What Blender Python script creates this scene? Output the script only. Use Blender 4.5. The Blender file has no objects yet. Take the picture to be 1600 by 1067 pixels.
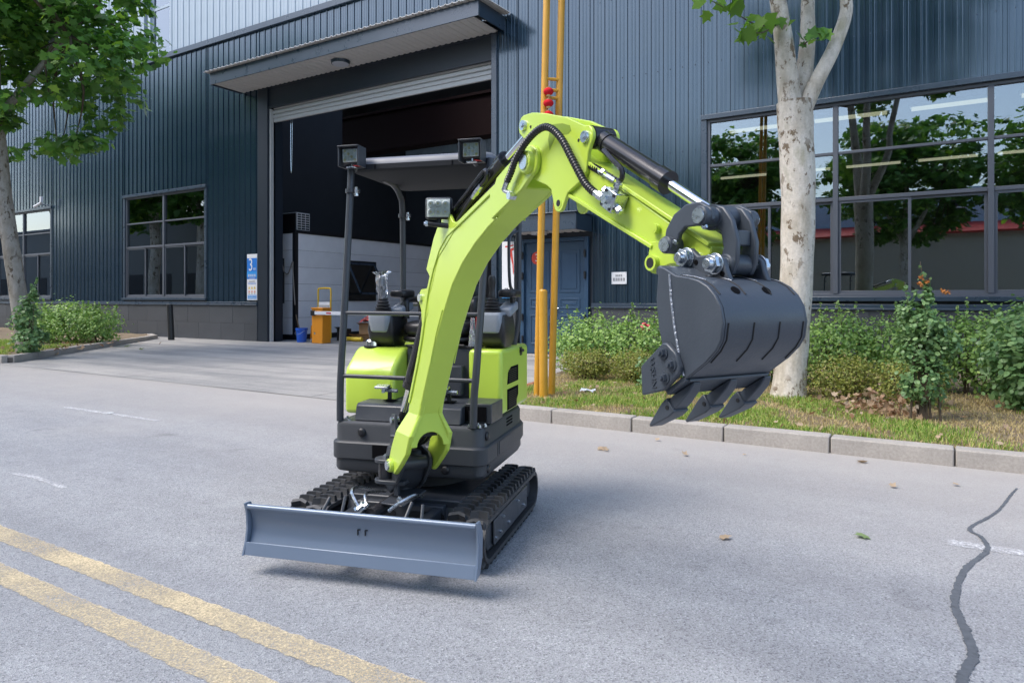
import bpy, math, random
from mathutils import Vector, Matrix, noise
random.seed(7)
R = math.radians
scene = bpy.context.scene
COL = scene.collection

# ------------------------------------------------------------------ camera
CAM_H = 1.4
YAW = math.atan(664.6 / 1080.0)          # the facade runs along world X, its normal lies 31.6 deg right of the view
cam = bpy.data.cameras.new('camera')
cam.sensor_width = 36.0
cam.lens = 36.0 * 1080.0 / 1600.0
cam.shift_y = -66.5 / 1600.0
cam.clip_start = 0.05
cam.clip_end = 500
camo = bpy.data.objects.new('camera', cam)
camo.location = (0, 0, CAM_H)
camo.rotation_euler = (R(90), R(0.0), YAW)
COL.objects.link(camo)
scene.camera = camo

# ------------------------------------------------------------------ sky and sun
SUN_TO = Vector((-0.42, -0.50, 0.90)).normalized()
w = bpy.data.worlds.new('World')
scene.world = w
w.use_nodes = True
nt = w.node_tree
bg = nt.nodes['Background']
sky = nt.nodes.new('ShaderNodeTexSky')
sky.sky_type = 'NISHITA'
sky.sun_disc = False
sky.sun_elevation = math.asin(SUN_TO.z)
sky.sun_rotation = math.atan2(SUN_TO.x, SUN_TO.y)
sky.air_density = 1.0
sky.dust_density = 2.0
sky.ozone_density = 1.0
nt.links.new(sky.outputs[0], bg.inputs[0])
bg.inputs[1].default_value = 0.15
sl = bpy.data.lights.new('sun', 'SUN')
sl.energy = 1.05
sl.angle = R(30)
sl.color = (1.0, 0.965, 0.92)
so = bpy.data.objects.new('sun', sl)
so.rotation_euler = (-SUN_TO).to_track_quat('-Z', 'Y').to_euler()
so.location = (-10, -10, 20)
COL.objects.link(so)
scene.view_settings.view_transform = 'Standard'
scene.view_settings.look = 'None'
scene.view_settings.exposure = 1.34
scene.view_settings.gamma = 1.0

# ------------------------------------------------------------------ materials
def nodes(name):
    m = bpy.data.materials.new(name)
    m.use_nodes = True
    return m, m.node_tree, m.node_tree.nodes['Principled BSDF']

def mat(name, col, rough=0.5, metal=0.0, spec=0.5, var=0.0, vscale=8.0, bump=0.0, bscale=60.0, rvar=0.0, coat=0.0, island=0.0, emit=None, trans=0.0, vdetail=4.0, objvar=0.0):
    m, t, b = nodes(name)
    b.inputs['Base Color'].default_value = (*col, 1)
    b.inputs['Roughness'].default_value = rough
    b.inputs['Metallic'].default_value = metal
    b.inputs['Specular IOR Level'].default_value = min(1.0, spec)
    b.inputs['Coat Weight'].default_value = coat
    b.inputs['Coat Roughness'].default_value = 0.12
    if trans: b.inputs['Transmission Weight'].default_value = trans
    if emit:
        b.inputs['Emission Color'].default_value = (*emit[0], 1)
        b.inputs['Emission Strength'].default_value = emit[1]
    tc = t.nodes.new('ShaderNodeTexCoord')
    src = None
    if var or rvar:
        n = t.nodes.new('ShaderNodeTexNoise')
        n.inputs['Scale'].default_value = vscale
        n.inputs['Detail'].default_value = vdetail
        n.inputs['Roughness'].default_value = 0.6
        t.links.new(tc.outputs['Object'], n.inputs['Vector'])
        src = n.outputs['Fac']
    if var or island or objvar:
        hsv = t.nodes.new('ShaderNodeHueSaturation')
        hsv.inputs['Color'].default_value = (*col, 1)
        last = None
        def mr(inp, k):
            r = t.nodes.new('ShaderNodeMapRange')
            r.inputs['To Min'].default_value = 1 - k
            r.inputs['To Max'].default_value = 1 + k
            t.links.new(inp, r.inputs['Value'])
            return r.outputs[0]
        vals = []
        if var:
            r = mr(src, var); vals.append(r)
            t.nodes[-1].inputs['From Min'].default_value = 0.25
            t.nodes[-1].inputs['From Max'].default_value = 0.75
        if island:
            g = t.nodes.new('ShaderNodeNewGeometry')
            vals.append(mr(g.outputs['Random Per Island'], island))
        if objvar:
            oi = t.nodes.new('ShaderNodeObjectInfo')
            vals.append(mr(oi.outputs['Random'], objvar))
        v = vals[0]
        for o in vals[1:]:
            mu = t.nodes.new('ShaderNodeMath'); mu.operation = 'MULTIPLY'
            t.links.new(v, mu.inputs[0]); t.links.new(o, mu.inputs[1]); v = mu.outputs[0]
        t.links.new(v, hsv.inputs['Value'])
        t.links.new(hsv.outputs[0], b.inputs['Base Color'])
    if rvar:
        r = t.nodes.new('ShaderNodeMapRange')
        r.inputs['From Min'].default_value = 0.3; r.inputs['From Max'].default_value = 0.7
        r.inputs['To Min'].default_value = max(0.02, rough - rvar); r.inputs['To Max'].default_value = min(1, rough + rvar)
        t.links.new(src, r.inputs['Value']); t.links.new(r.outputs[0], b.inputs['Roughness'])
    if bump:
        n2 = t.nodes.new('ShaderNodeTexNoise')
        n2.inputs['Scale'].default_value = bscale
        n2.inputs['Detail'].default_value = 4
        t.links.new(tc.outputs['Object'], n2.inputs['Vector'])
        bp = t.nodes.new('ShaderNodeBump')
        bp.inputs['Strength'].default_value = bump
        bp.inputs['Distance'].default_value = 0.01
        t.links.new(n2.outputs['Fac'], bp.inputs['Height'])
        t.links.new(bp.outputs[0], b.inputs['Normal'])
    return m

def ramp(t, fac, stops, interp='LINEAR'):
    r = t.nodes.new('ShaderNodeValToRGB')
    r.color_ramp.interpolation = interp
    el = r.color_ramp.elements
    while len(el) < len(stops): el.new(0.5)
    for e, (p, c) in zip(el, stops):
        e.position = p
        e.color = (*c, 1) if len(c) == 3 else c
    t.links.new(fac, r.inputs[0])
    return r.outputs[0]

def noise_node(t, scale, detail=4, rough=0.6, coord='Object', dim=None, loc=None, mscale=None):
    tc = t.nodes.new('ShaderNodeTexCoord')
    n = t.nodes.new('ShaderNodeTexNoise')
    n.inputs['Scale'].default_value = scale
    n.inputs['Detail'].default_value = detail
    n.inputs['Roughness'].default_value = rough
    src = tc.outputs[coord]
    if mscale:
        mp = t.nodes.new('ShaderNodeMapping'); mp.inputs['Scale'].default_value = mscale
        t.links.new(src, mp.inputs['Vector']); src = mp.outputs[0]
    t.links.new(src, n.inputs['Vector'])
    return n.outputs['Fac']

def mixc(t, fac, a, b, mode='MIX'):
    m = t.nodes.new('ShaderNodeMix'); m.data_type = 'RGBA'; m.blend_type = mode
    if isinstance(fac, (int, float)): m.inputs[0].default_value = fac
    else: t.links.new(fac, m.inputs[0])
    for i, v in ((6, a), (7, b)):
        if isinstance(v, tuple): m.inputs[i].default_value = (*v, 1)
        else: t.links.new(v, m.inputs[i])
    return m.outputs[2]

def mat_asphalt():
    m, t, b = nodes('asphalt')
    big = noise_node(t, 0.55, 5)
    mid = noise_node(t, 5, 4)
    fine = noise_node(t, 190, 3, 0.7)
    tc = t.nodes.new('ShaderNodeTexCoord')
    v = t.nodes.new('ShaderNodeTexVoronoi'); v.inputs['Scale'].default_value = 150
    t.links.new(tc.outputs['Object'], v.inputs['Vector'])
    c1 = ramp(t, big, [(0.3, (0.305, 0.312, 0.325)), (0.7, (0.345, 0.350, 0.360))])
    c2 = ramp(t, mid, [(0.3, (0.93, 0.93, 0.93)), (0.7, (1.05, 1.05, 1.05))])
    c = mixc(t, 1.0, c1, c2, 'MULTIPLY')
    # individual chips, a few pale, a few black
    chip = ramp(t, v.outputs['Color'], [(0.12, (0.55, 0.55, 0.57)), (0.40, (0.97, 0.97, 0.97)), (0.75, (1.06, 1.06, 1.06)), (0.94, (1.42, 1.42, 1.42))])
    c = mixc(t, 1.0, c, chip, 'MULTIPLY')
    fc = ramp(t, fine, [(0.35, (0.84, 0.84, 0.84)), (0.65, (1.12, 1.12, 1.12))])
    c = mixc(t, 1.0, c, fc, 'MULTIPLY')
    st = noise_node(t, 2.3, 3, 0.5)
    c = mixc(t, 1.0, c, ramp(t, st, [(0.24, (0.72, 0.72, 0.73)), (0.33, (1, 1, 1))]), 'MULTIPLY')
    ty = noise_node(t, 1.0, 3, 0.5, mscale=(0.08, 1.5, 1))
    c = mixc(t, 1.0, c, ramp(t, ty, [(0.35, (0.90, 0.90, 0.91)), (0.65, (1.06, 1.06, 1.06))]), 'MULTIPLY')
    # dusty beige band towards the kerb, dust has its own shape
    sx = t.nodes.new('ShaderNodeSeparateXYZ'); t.links.new(tc.outputs['Object'], sx.inputs[0])
    ad = t.nodes.new('ShaderNodeMath'); ad.operation = 'MULTIPLY_ADD'
    t.links.new(big, ad.inputs[0]); ad.inputs[1].default_value = 3.0; t.links.new(sx.outputs['Y'], ad.inputs[2])
    dust = ramp(t, ad.outputs[0], [(0.0, (0, 0, 0)), (1.0, (1, 1, 1))])
    mr = t.nodes.new('ShaderNodeMapRange'); mr.inputs['From Min'].default_value = 4.9; mr.inputs['From Max'].default_value = 8.2
    mr.inputs['To Max'].default_value = 0.75
    t.links.new(ad.outputs[0], mr.inputs['Value'])
    c = mixc(t, mr.outputs[0], c, (0.40, 0.37, 0.34))
    t.links.new(c, b.inputs['Base Color'])
    b.inputs['Roughness'].default_value = 0.85
    b.inputs['Specular IOR Level'].default_value = 0.3
    bp = t.nodes.new('ShaderNodeBump'); bp.inputs['Strength'].default_value = 0.55; bp.inputs['Distance'].default_value = 0.006
    t.links.new(v.outputs['Distance'], bp.inputs['Height'])
    t.links.new(bp.outputs[0], b.inputs['Normal'])
    return m

def mat_worn_paint(name, col, wear=0.5, scale=28):
    m, t, b = nodes(name)
    n1 = noise_node(t, scale, 6, 0.75)
    n2 = noise_node(t, 2.2, 3)
    ad = t.nodes.new('ShaderNodeMath'); ad.operation = 'MULTIPLY_ADD'; ad.inputs[1].default_value = 0.55
    t.links.new(n2, ad.inputs[0]); t.links.new(n1, ad.inputs[2])
    al = ramp(t, ad.outputs[0], [(wear + 0.10, (0.12, 0.12, 0.12)), (wear + 0.46, (1, 1, 1))])
    tone = ramp(t, n1, [(0.3, tuple(x * 0.75 for x in col)), (0.7, tuple(min(1, x * 1.15) for x in col))])
    t.links.new(tone, b.inputs['Base Color'])
    b.inputs['Roughness'].default_value = 0.8
    t.links.new(al, b.inputs['Alpha'])
    return m

def mat_concrete(name, c0, c1, streak=False, scale=1.2):
    m, t, b = nodes(name)
    n1 = noise_node(t, scale, 6, 0.65)
    n2 = noise_node(t, 40, 4, 0.7)
    c = ramp(t, n1, [(0.3, c0), (0.7, c1)])
    c = mixc(t, 1.0, c, ramp(t, n2, [(0.3, (0.82, 0.82, 0.82)), (0.7, (1.12, 1.12, 1.12))]), 'MULTIPLY')
    if streak:
        n3 = noise_node(t, 1.0, 5, 0.6, mscale=(0.25, 1.8, 1))
        c = mixc(t, 1.0, c, ramp(t, n3, [(0.35, (0.68, 0.7, 0.72)), (0.62, (1.08, 1.07, 1.05))]), 'MULTIPLY')
    t.links.new(c, b.inputs['Base Color'])
    b.inputs['Roughness'].default_value = 0.85
    bp = t.nodes.new('ShaderNodeBump'); bp.inputs['Strength'].default_value = 0.3; bp.inputs['Distance'].default_value = 0.004
    t.links.new(n2, bp.inputs['Height']); t.links.new(bp.outputs[0], b.inputs['Normal'])
    return m

def mat_leaf(name, cols, transl=0.35, rough=0.45):
    m = bpy.data.materials.new(name); m.use_nodes = True
    t = m.node_tree; b = t.nodes['Principled BSDF']; out = t.nodes['Material Output']
    g = t.nodes.new('ShaderNodeNewGeometry')
    k = len(cols)
    c = ramp(t, g.outputs['Random Per Island'], [(i / max(1, k - 1), cc) for i, cc in enumerate(cols)])
    t.links.new(c, b.inputs['Base Color'])
    b.inputs['Roughness'].default_value = rough
    b.inputs['Specular IOR Level'].default_value = 0.35
    tr = t.nodes.new('ShaderNodeBsdfTranslucent')
    br = t.nodes.new('ShaderNodeHueSaturation'); br.inputs['Value'].default_value = 1.6; br.inputs['Saturation'].default_value = 1.1
    t.links.new(c, br.inputs['Color']); t.links.new(br.outputs[0], tr.inputs[0])
    mx = t.nodes.new('ShaderNodeMixShader'); mx.inputs[0].default_value = transl
    t.links.new(b.outputs[0], mx.inputs[1]); t.links.new(tr.outputs[0], mx.inputs[2])
    t.links.new(mx.outputs[0], out.inputs[0])
    return m

def mat_glass(name, tint=(0.55, 0.62, 0.62), base=0.12, wav=0.0):
    m = bpy.data.materials.new(name); m.use_nodes = True
    t = m.node_tree; out = t.nodes['Material Output']
    t.nodes.remove(t.nodes['Principled BSDF'])
    gl = t.nodes.new('ShaderNodeBsdfGlossy'); gl.inputs['Roughness'].default_value = 0.0
    gl.inputs['Color'].default_value = (0.92, 0.96, 1.0, 1)
    tr = t.nodes.new('ShaderNodeBsdfTransparent'); tr.inputs[0].default_value = (*tint, 1)
    fr = t.nodes.new('ShaderNodeFresnel'); fr.inputs[0].default_value = 1.5
    ad = t.nodes.new('ShaderNodeMath'); ad.operation = 'MULTIPLY_ADD'; ad.use_clamp = True
    t.links.new(fr.outputs[0], ad.inputs[0]); ad.inputs[1].default_value = 1.8; ad.inputs[2].default_value = base
    mx = t.nodes.new('ShaderNodeMixShader')
    t.links.new(ad.outputs[0], mx.inputs[0]); t.links.new(tr.outputs[0], mx.inputs[1]); t.links.new(gl.outputs[0], mx.inputs[2])
    if wav:
        n = noise_node(t, 0.9, 2)
        bp = t.nodes.new('ShaderNodeBump'); bp.inputs['Strength'].default_value = wav; bp.inputs['Distance'].default_value = 0.01
        t.links.new(n, bp.inputs['Height']); t.links.new(bp.outputs[0], gl.inputs['Normal'])
    t.links.new(mx.outputs[0], out.inputs[0])
    return m

def mat_bark(name='plane_tree_bark', dark=1.0):
    m, t, b = nodes(name)
    n1 = noise_node(t, 2.6, 5, 0.6, mscale=(1.6, 1.6, 0.7))
    n2 = noise_node(t, 7.0, 6, 0.7, mscale=(1.3, 1.3, 0.8))
    n3 = noise_node(t, 40, 4)
    c = ramp(t, n1, [(0.30, (0.36, 0.33, 0.27)), (0.45, (0.56, 0.52, 0.45)), (0.57, (0.70, 0.67, 0.62)), (0.72, (0.44, 0.42, 0.33))])
    c = mixc(t, 1.0, c, ramp(t, n3, [(0.3, (0.86, 0.86, 0.86)), (0.7, (1.08, 1.08, 1.08))]), 'MULTIPLY')
    fl = ramp(t, n2, [(0.555, (0, 0, 0)), (0.585, (1, 1, 1))])
    n4 = noise_node(t, 1.1, 3)
    msk = ramp(t, n4, [(0.42, (0.1, 0.1, 0.1)), (0.54, (1, 1, 1))])
    fl = mixc(t, 1.0, fl, msk, 'MULTIPLY')
    c = mixc(t, fl, c, (0.19, 0.145, 0.10))
    c = mixc(t, 1.0, c, (dark, dark * .96, dark * .9), 'MULTIPLY')
    t.links.new(c, b.inputs['Base Color'])
    b.inputs['Roughness'].default_value = 0.8
    bp = t.nodes.new('ShaderNodeBump'); bp.inputs['Strength'].default_value = 0.8; bp.inputs['Distance'].default_value = 0.02
    t.links.new(n2, bp.inputs['Height']); t.links.new(bp.outputs[0], b.inputs['Normal'])
    return m

def mat_soil(name, cols, scale=2.0):
    m, t, b = nodes(name)
    n1 = noise_node(t, scale, 6, 0.7)
    n2 = noise_node(t, 35, 5, 0.75)
    c = ramp(t, n1, [(0.32, cols[0]), (0.5, cols[1]), (0.68, cols[2])])
    c = mixc(t, 1.0, c, ramp(t, n2, [(0.3, (0.55, 0.55, 0.55)), (0.7, (1.25, 1.25, 1.25))]), 'MULTIPLY')
    t.links.new(c, b.inputs['Base Color'])
    b.inputs['Roughness'].default_value = 0.95
    bp = t.nodes.new('ShaderNodeBump'); bp.inputs['Strength'].default_value = 0.8; bp.inputs['Distance'].default_value = 0.02
    t.links.new(n2, bp.inputs['Height']); t.links.new(bp.outputs[0], b.inputs['Normal'])
    return m

M = {}
M['asphalt'] = mat_asphalt()
M['yellow_line'] = mat_worn_paint('worn_yellow_paint', (0.66, 0.54, 0.34), 0.50, 110)
M['white_line'] = mat_worn_paint('worn_white_paint', (0.62, 0.62, 0.63), 0.50, 40)
M['tar'] = mat_worn_paint('tar_crack_seal', (0.105, 0.115, 0.13), 0.24, 26)
M['tar_b'] = mat('tar_crack_fill', (0.135, 0.145, 0.16), 0.6, var=0.4, vscale=9, bump=0.2)
M['apron'] = mat_concrete('apron_concrete', (0.31, 0.30, 0.29), (0.41, 0.39, 0.365), True)
M['kerb'] = mat_concrete('kerb_granite', (0.32, 0.295, 0.265), (0.42, 0.385, 0.345), False, 2.5)
M['joint'] = mat('kerb_joint', (0.08, 0.075, 0.07), 0.9)
M['soil'] = mat_soil('strip_soil', [(0.15, 0.10, 0.065), (0.24, 0.18, 0.115), (0.20, 0.18, 0.09)])
M['panel'] = mat('blue_grey_steel_sheet', (0.009, 0.023, 0.040), 0.20, 0.0, 1.3, var=0.06, vscale=1.5, rvar=0.05, bump=0.02, bscale=1.6, objvar=0.05, coat=0.45)
M['panel'].node_tree.nodes['Principled BSDF'].inputs['Specular Tint'].default_value = (0.74, 0.90, 1.0, 1)
M['trim'] = mat('blue_grey_trim', (0.024, 0.042, 0.066), 0.30, 0.0, 0.8, var=0.06, vscale=3, rvar=0.06)
M['dark_trim'] = mat('dark_navy_trim', (0.014, 0.021, 0.032), 0.40, 0.0, 0.5, var=0.08, vscale=3)
M['white_panel'] = mat('pale_steel_sheet', (0.34, 0.40, 0.455), 0.34, 0.0, 0.5, var=0.05, vscale=2)
M['tile'] = mat('dark_base_tile', (0.058, 0.062, 0.070), 0.42, 0.0, 0.5, var=0.10, vscale=4, objvar=0.10, rvar=0.1)
M['grout'] = mat('tile_grout', (0.03, 0.03, 0.032), 0.9)
M['soffit'] = mat('pale_grey_soffit', (0.56, 0.54, 0.52), 0.55, var=0.05)
M['shutter'] = mat('grey_shutter_slat', (0.47, 0.47, 0.46), 0.45, 0.0, 0.5, var=0.05)
M['frame'] = mat('window_frame_aluminium', (0.085, 0.095, 0.115), 0.38, 0.0, 0.5, var=0.04)
M['glass'] = mat_glass('window_glass', (0.60, 0.68, 0.67), 0.10, 0.03)
M['lens_glass'] = mat_glass('lamp_glass', (0.93, 0.95, 0.94), -0.02)
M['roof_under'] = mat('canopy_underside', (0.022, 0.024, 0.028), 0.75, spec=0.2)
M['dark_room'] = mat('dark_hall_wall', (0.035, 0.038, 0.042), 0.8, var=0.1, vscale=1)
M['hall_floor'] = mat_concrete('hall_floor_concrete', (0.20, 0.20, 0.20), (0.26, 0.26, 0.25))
M['office_wall'] = mat('office_wall', (0.20, 0.20, 0.19), 0.8)
M['lamp_tube'] = mat('lit_tube', (0.9, 0.85, 0.7), 0.5, emit=((1.0, 0.80, 0.58), 0.42))
M['white_board'] = mat('white_cabin_board', (0.78, 0.78, 0.80), 0.6, var=0.05, vscale=2, objvar=0.04)
M['black'] = mat('black_paint', (0.012, 0.012, 0.014), 0.45)
M['black_plastic'] = mat('black_plastic', (0.016, 0.016, 0.018), 0.38, var=0.2, vscale=20, bump=0.06, bscale=300)
M['void'] = mat('unlit_opening', (0.004, 0.004, 0.005), 0.9, spec=0.1)  # near-black colour stands for the shade in openings that are not cut
M['blue_door'] = mat('blue_door_paint', (0.028, 0.068, 0.125), 0.38, var=0.06, vscale=3, rvar=0.08)
M['yellow_pole'] = mat('yellow_pole_paint', (0.60, 0.31, 0.03), 0.35, var=0.08, vscale=6, rvar=0.08, bump=0.05, bscale=30)
M['orange'] = mat('orange_box_paint', (0.74, 0.27, 0.015), 0.40, var=0.04)
M['white_paint'] = mat('white_paint', (0.76, 0.76, 0.77), 0.45, var=0.03)
M['red_paint'] = mat('red_paint', (0.55, 0.03, 0.03), 0.45)
M['lantern'] = mat('red_velvet_lantern', (0.55, 0.02, 0.03), 0.9, spec=0.1)
M['sign_blue'] = mat('sign_blue', (0.02, 0.19, 0.62), 0.4)
M['sign_blue2'] = mat('sign_mid_blue', (0.03, 0.30, 0.72), 0.4)
M['sign_yellow'] = mat('sign_yellow', (0.70, 0.50, 0.04), 0.4)
M['ink'] = mat('print_ink', (0.05, 0.05, 0.06), 0.6)
M['ink_red'] = mat('print_red', (0.62, 0.06, 0.04), 0.6)
M['bucket_blue'] = mat('blue_plastic', (0.015, 0.10, 0.50), 0.35)
M['cardboard'] = mat('cardboard', (0.36, 0.22, 0.11), 0.85, var=0.12, objvar=0.2)
M['leaf_a'] = mat_leaf('plane_leaf', [(0.059, 0.131, 0.036), (0.116, 0.246, 0.052), (0.164, 0.347, 0.067), (0.092, 0.200, 0.052), (0.329, 0.547, 0.078)], 0.28)
M['leaf_b'] = mat_leaf('young_leaf', [(0.110, 0.228, 0.030), (0.176, 0.323, 0.050), (0.088, 0.171, 0.030)], 0.45)
M['hedge'] = mat_leaf('hedge_leaf', [(0.128, 0.238, 0.063), (0.213, 0.354, 0.095), (0.314, 0.474, 0.125), (0.171, 0.285, 0.085), (0.425, 0.569, 0.168)], 0.25, 0.4)
M['hedge_y'] = mat_leaf('box_leaf', [(0.168, 0.189, 0.043), (0.243, 0.275, 0.057), (0.317, 0.326, 0.072), (0.187, 0.240, 0.057), (0.299, 0.223, 0.100)], 0.25, 0.5)
M['rose_leaf'] = mat_leaf('rose_leaf', [(0.084, 0.171, 0.068), (0.151, 0.270, 0.103), (0.220, 0.342, 0.138), (0.119, 0.215, 0.083)], 0.25, 0.35)
M['grass'] = mat_leaf('grass_blade', [(0.100, 0.191, 0.029), (0.167, 0.303, 0.043), (0.267, 0.398, 0.072), (0.467, 0.431, 0.145), (0.200, 0.319, 0.051)], 0.3, 0.6)
M['dry_grass'] = mat_leaf('dry_grass_blade', [(0.431, 0.336, 0.165), (0.546, 0.435, 0.220), (0.316, 0.280, 0.123)], 0.25, 0.7)
M['dry_leaf'] = mat_leaf('dry_leaf', [(0.20, 0.10, 0.05), (0.34, 0.22, 0.13), (0.46, 0.36, 0.25), (0.30, 0.17, 0.10)], 0.2, 0.7)
M['green_leaf'] = mat_leaf('fallen_green_leaf', [(0.22, 0.30, 0.12), (0.24, 0.32, 0.14)], 0.2, 0.6)
M['bark'] = mat_bark()
M['bark_brown_shaded'] = mat_bark('brown_shaded_bark', 0.52)  # browner bark, also darkened for the dimmer light on the left trunk
M['twig'] = mat('twig', (0.10, 0.075, 0.05), 0.85, var=0.2, vscale=20)
M['petal'] = mat('pink_petal', (0.72, 0.10, 0.14), 0.6)
M['petal_dry'] = mat('withered_petal', (0.50, 0.20, 0.05), 0.7, island=0.3)
M['litter'] = mat('white_plastic_litter', (0.75, 0.78, 0.80), 0.3)
# excavator
M['lime'] = mat('lime_paint', (0.50, 0.675, 0.075), 0.32, 0.0, 0.5, var=0.025, vscale=5, rvar=0.05, coat=0.35, bump=0.015, bscale=90)
M['grey_paint'] = mat('dark_grey_paint', (0.042, 0.047, 0.056), 0.36, 0.0, 0.5, var=0.08, vscale=9, rvar=0.08, bump=0.03, bscale=140)
M['grey_skirt'] = mat('dark_grey_textured_plastic', (0.045, 0.049, 0.056), 0.48, 0.0, 0.45, var=0.06, vscale=6, bump=0.12, bscale=420)
M['blade_paint'] = mat('blade_grey_sky_sheen', (0.16, 0.21, 0.29), 0.30, 0.15, 0.7, var=0.03, vscale=3, rvar=0.03, bump=0.015, bscale=60)  # blue-grey carries the sky's sheen, the paint beneath would be dark grey
M['bucket_paint'] = mat('graphite_bucket_paint', (0.050, 0.062, 0.080), 0.40, 0.0, 0.5, var=0.10, vscale=6, rvar=0.10, bump=0.05, bscale=130)
M['weld'] = mat('weld_bead', (0.30, 0.33, 0.38), 0.35, 0.5, var=0.5, vscale=60, bump=0.6, bscale=120)
M['cyl'] = mat('gunmetal_cylinder', (0.030, 0.030, 0.034), 0.17, 0.25, 0.5, var=0.08, vscale=8, rvar=0.05)
M['chrome'] = mat('chrome', (0.75, 0.76, 0.78), 0.08, 1.0)
M['zinc'] = mat('zinc_plated_steel', (0.58, 0.62, 0.66), 0.28, 1.0, var=0.15, vscale=60, rvar=0.08)
M['rubber'] = mat('track_rubber', (0.046, 0.047, 0.050), 0.52, 0.0, 0.4, var=0.25, vscale=14, rvar=0.1, bump=0.15, bscale=120, objvar=0.12)
M['hose'] = mat('black_hose', (0.012, 0.012, 0.013), 0.42)
M['sheath'] = mat('spiral_hose_guard', (0.02, 0.02, 0.022), 0.32)
M['vinyl'] = mat('black_vinyl', (0.014, 0.014, 0.016), 0.36, bump=0.1, bscale=250)
M['pod_grey'] = mat('light_grey_console', (0.26, 0.285, 0.32), 0.42, var=0.03)
M['film'] = mat('clear_film', (0.86, 0.9, 0.95), 0.12, trans=0.82)
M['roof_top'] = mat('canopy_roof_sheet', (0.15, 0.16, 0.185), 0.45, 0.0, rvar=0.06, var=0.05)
M['led'] = mat('led_reflector', (0.86, 0.89, 0.88), 0.35, 0.0)
M['led_chip'] = mat('led_chip', (0.80, 0.74, 0.45), 0.4)
M['olive'] = mat('shaded_lime_green', (0.22, 0.33, 0.03), 0.5)  # darker lime, stands for the shaded inside of the hose hole
M['cav'] = mat('dark_parts_hole_shade', (0.012, 0.013, 0.015), 0.7)  # dark small parts, also the shade painted into bores, slots and hollows
M['beige'] = mat('beige_render', (0.60, 0.53, 0.43), 0.85, var=0.05)
M['pale_blue'] = mat('pale_blue_cladding', (0.48, 0.62, 0.76), 0.6, var=0.04)
M['red_roof'] = mat('red_roof_sheet', (0.50, 0.04, 0.03), 0.5)
M['dark_red'] = mat('dark_red_steel', (0.012, 0.002, 0.002), 0.7, spec=0.2)

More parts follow.
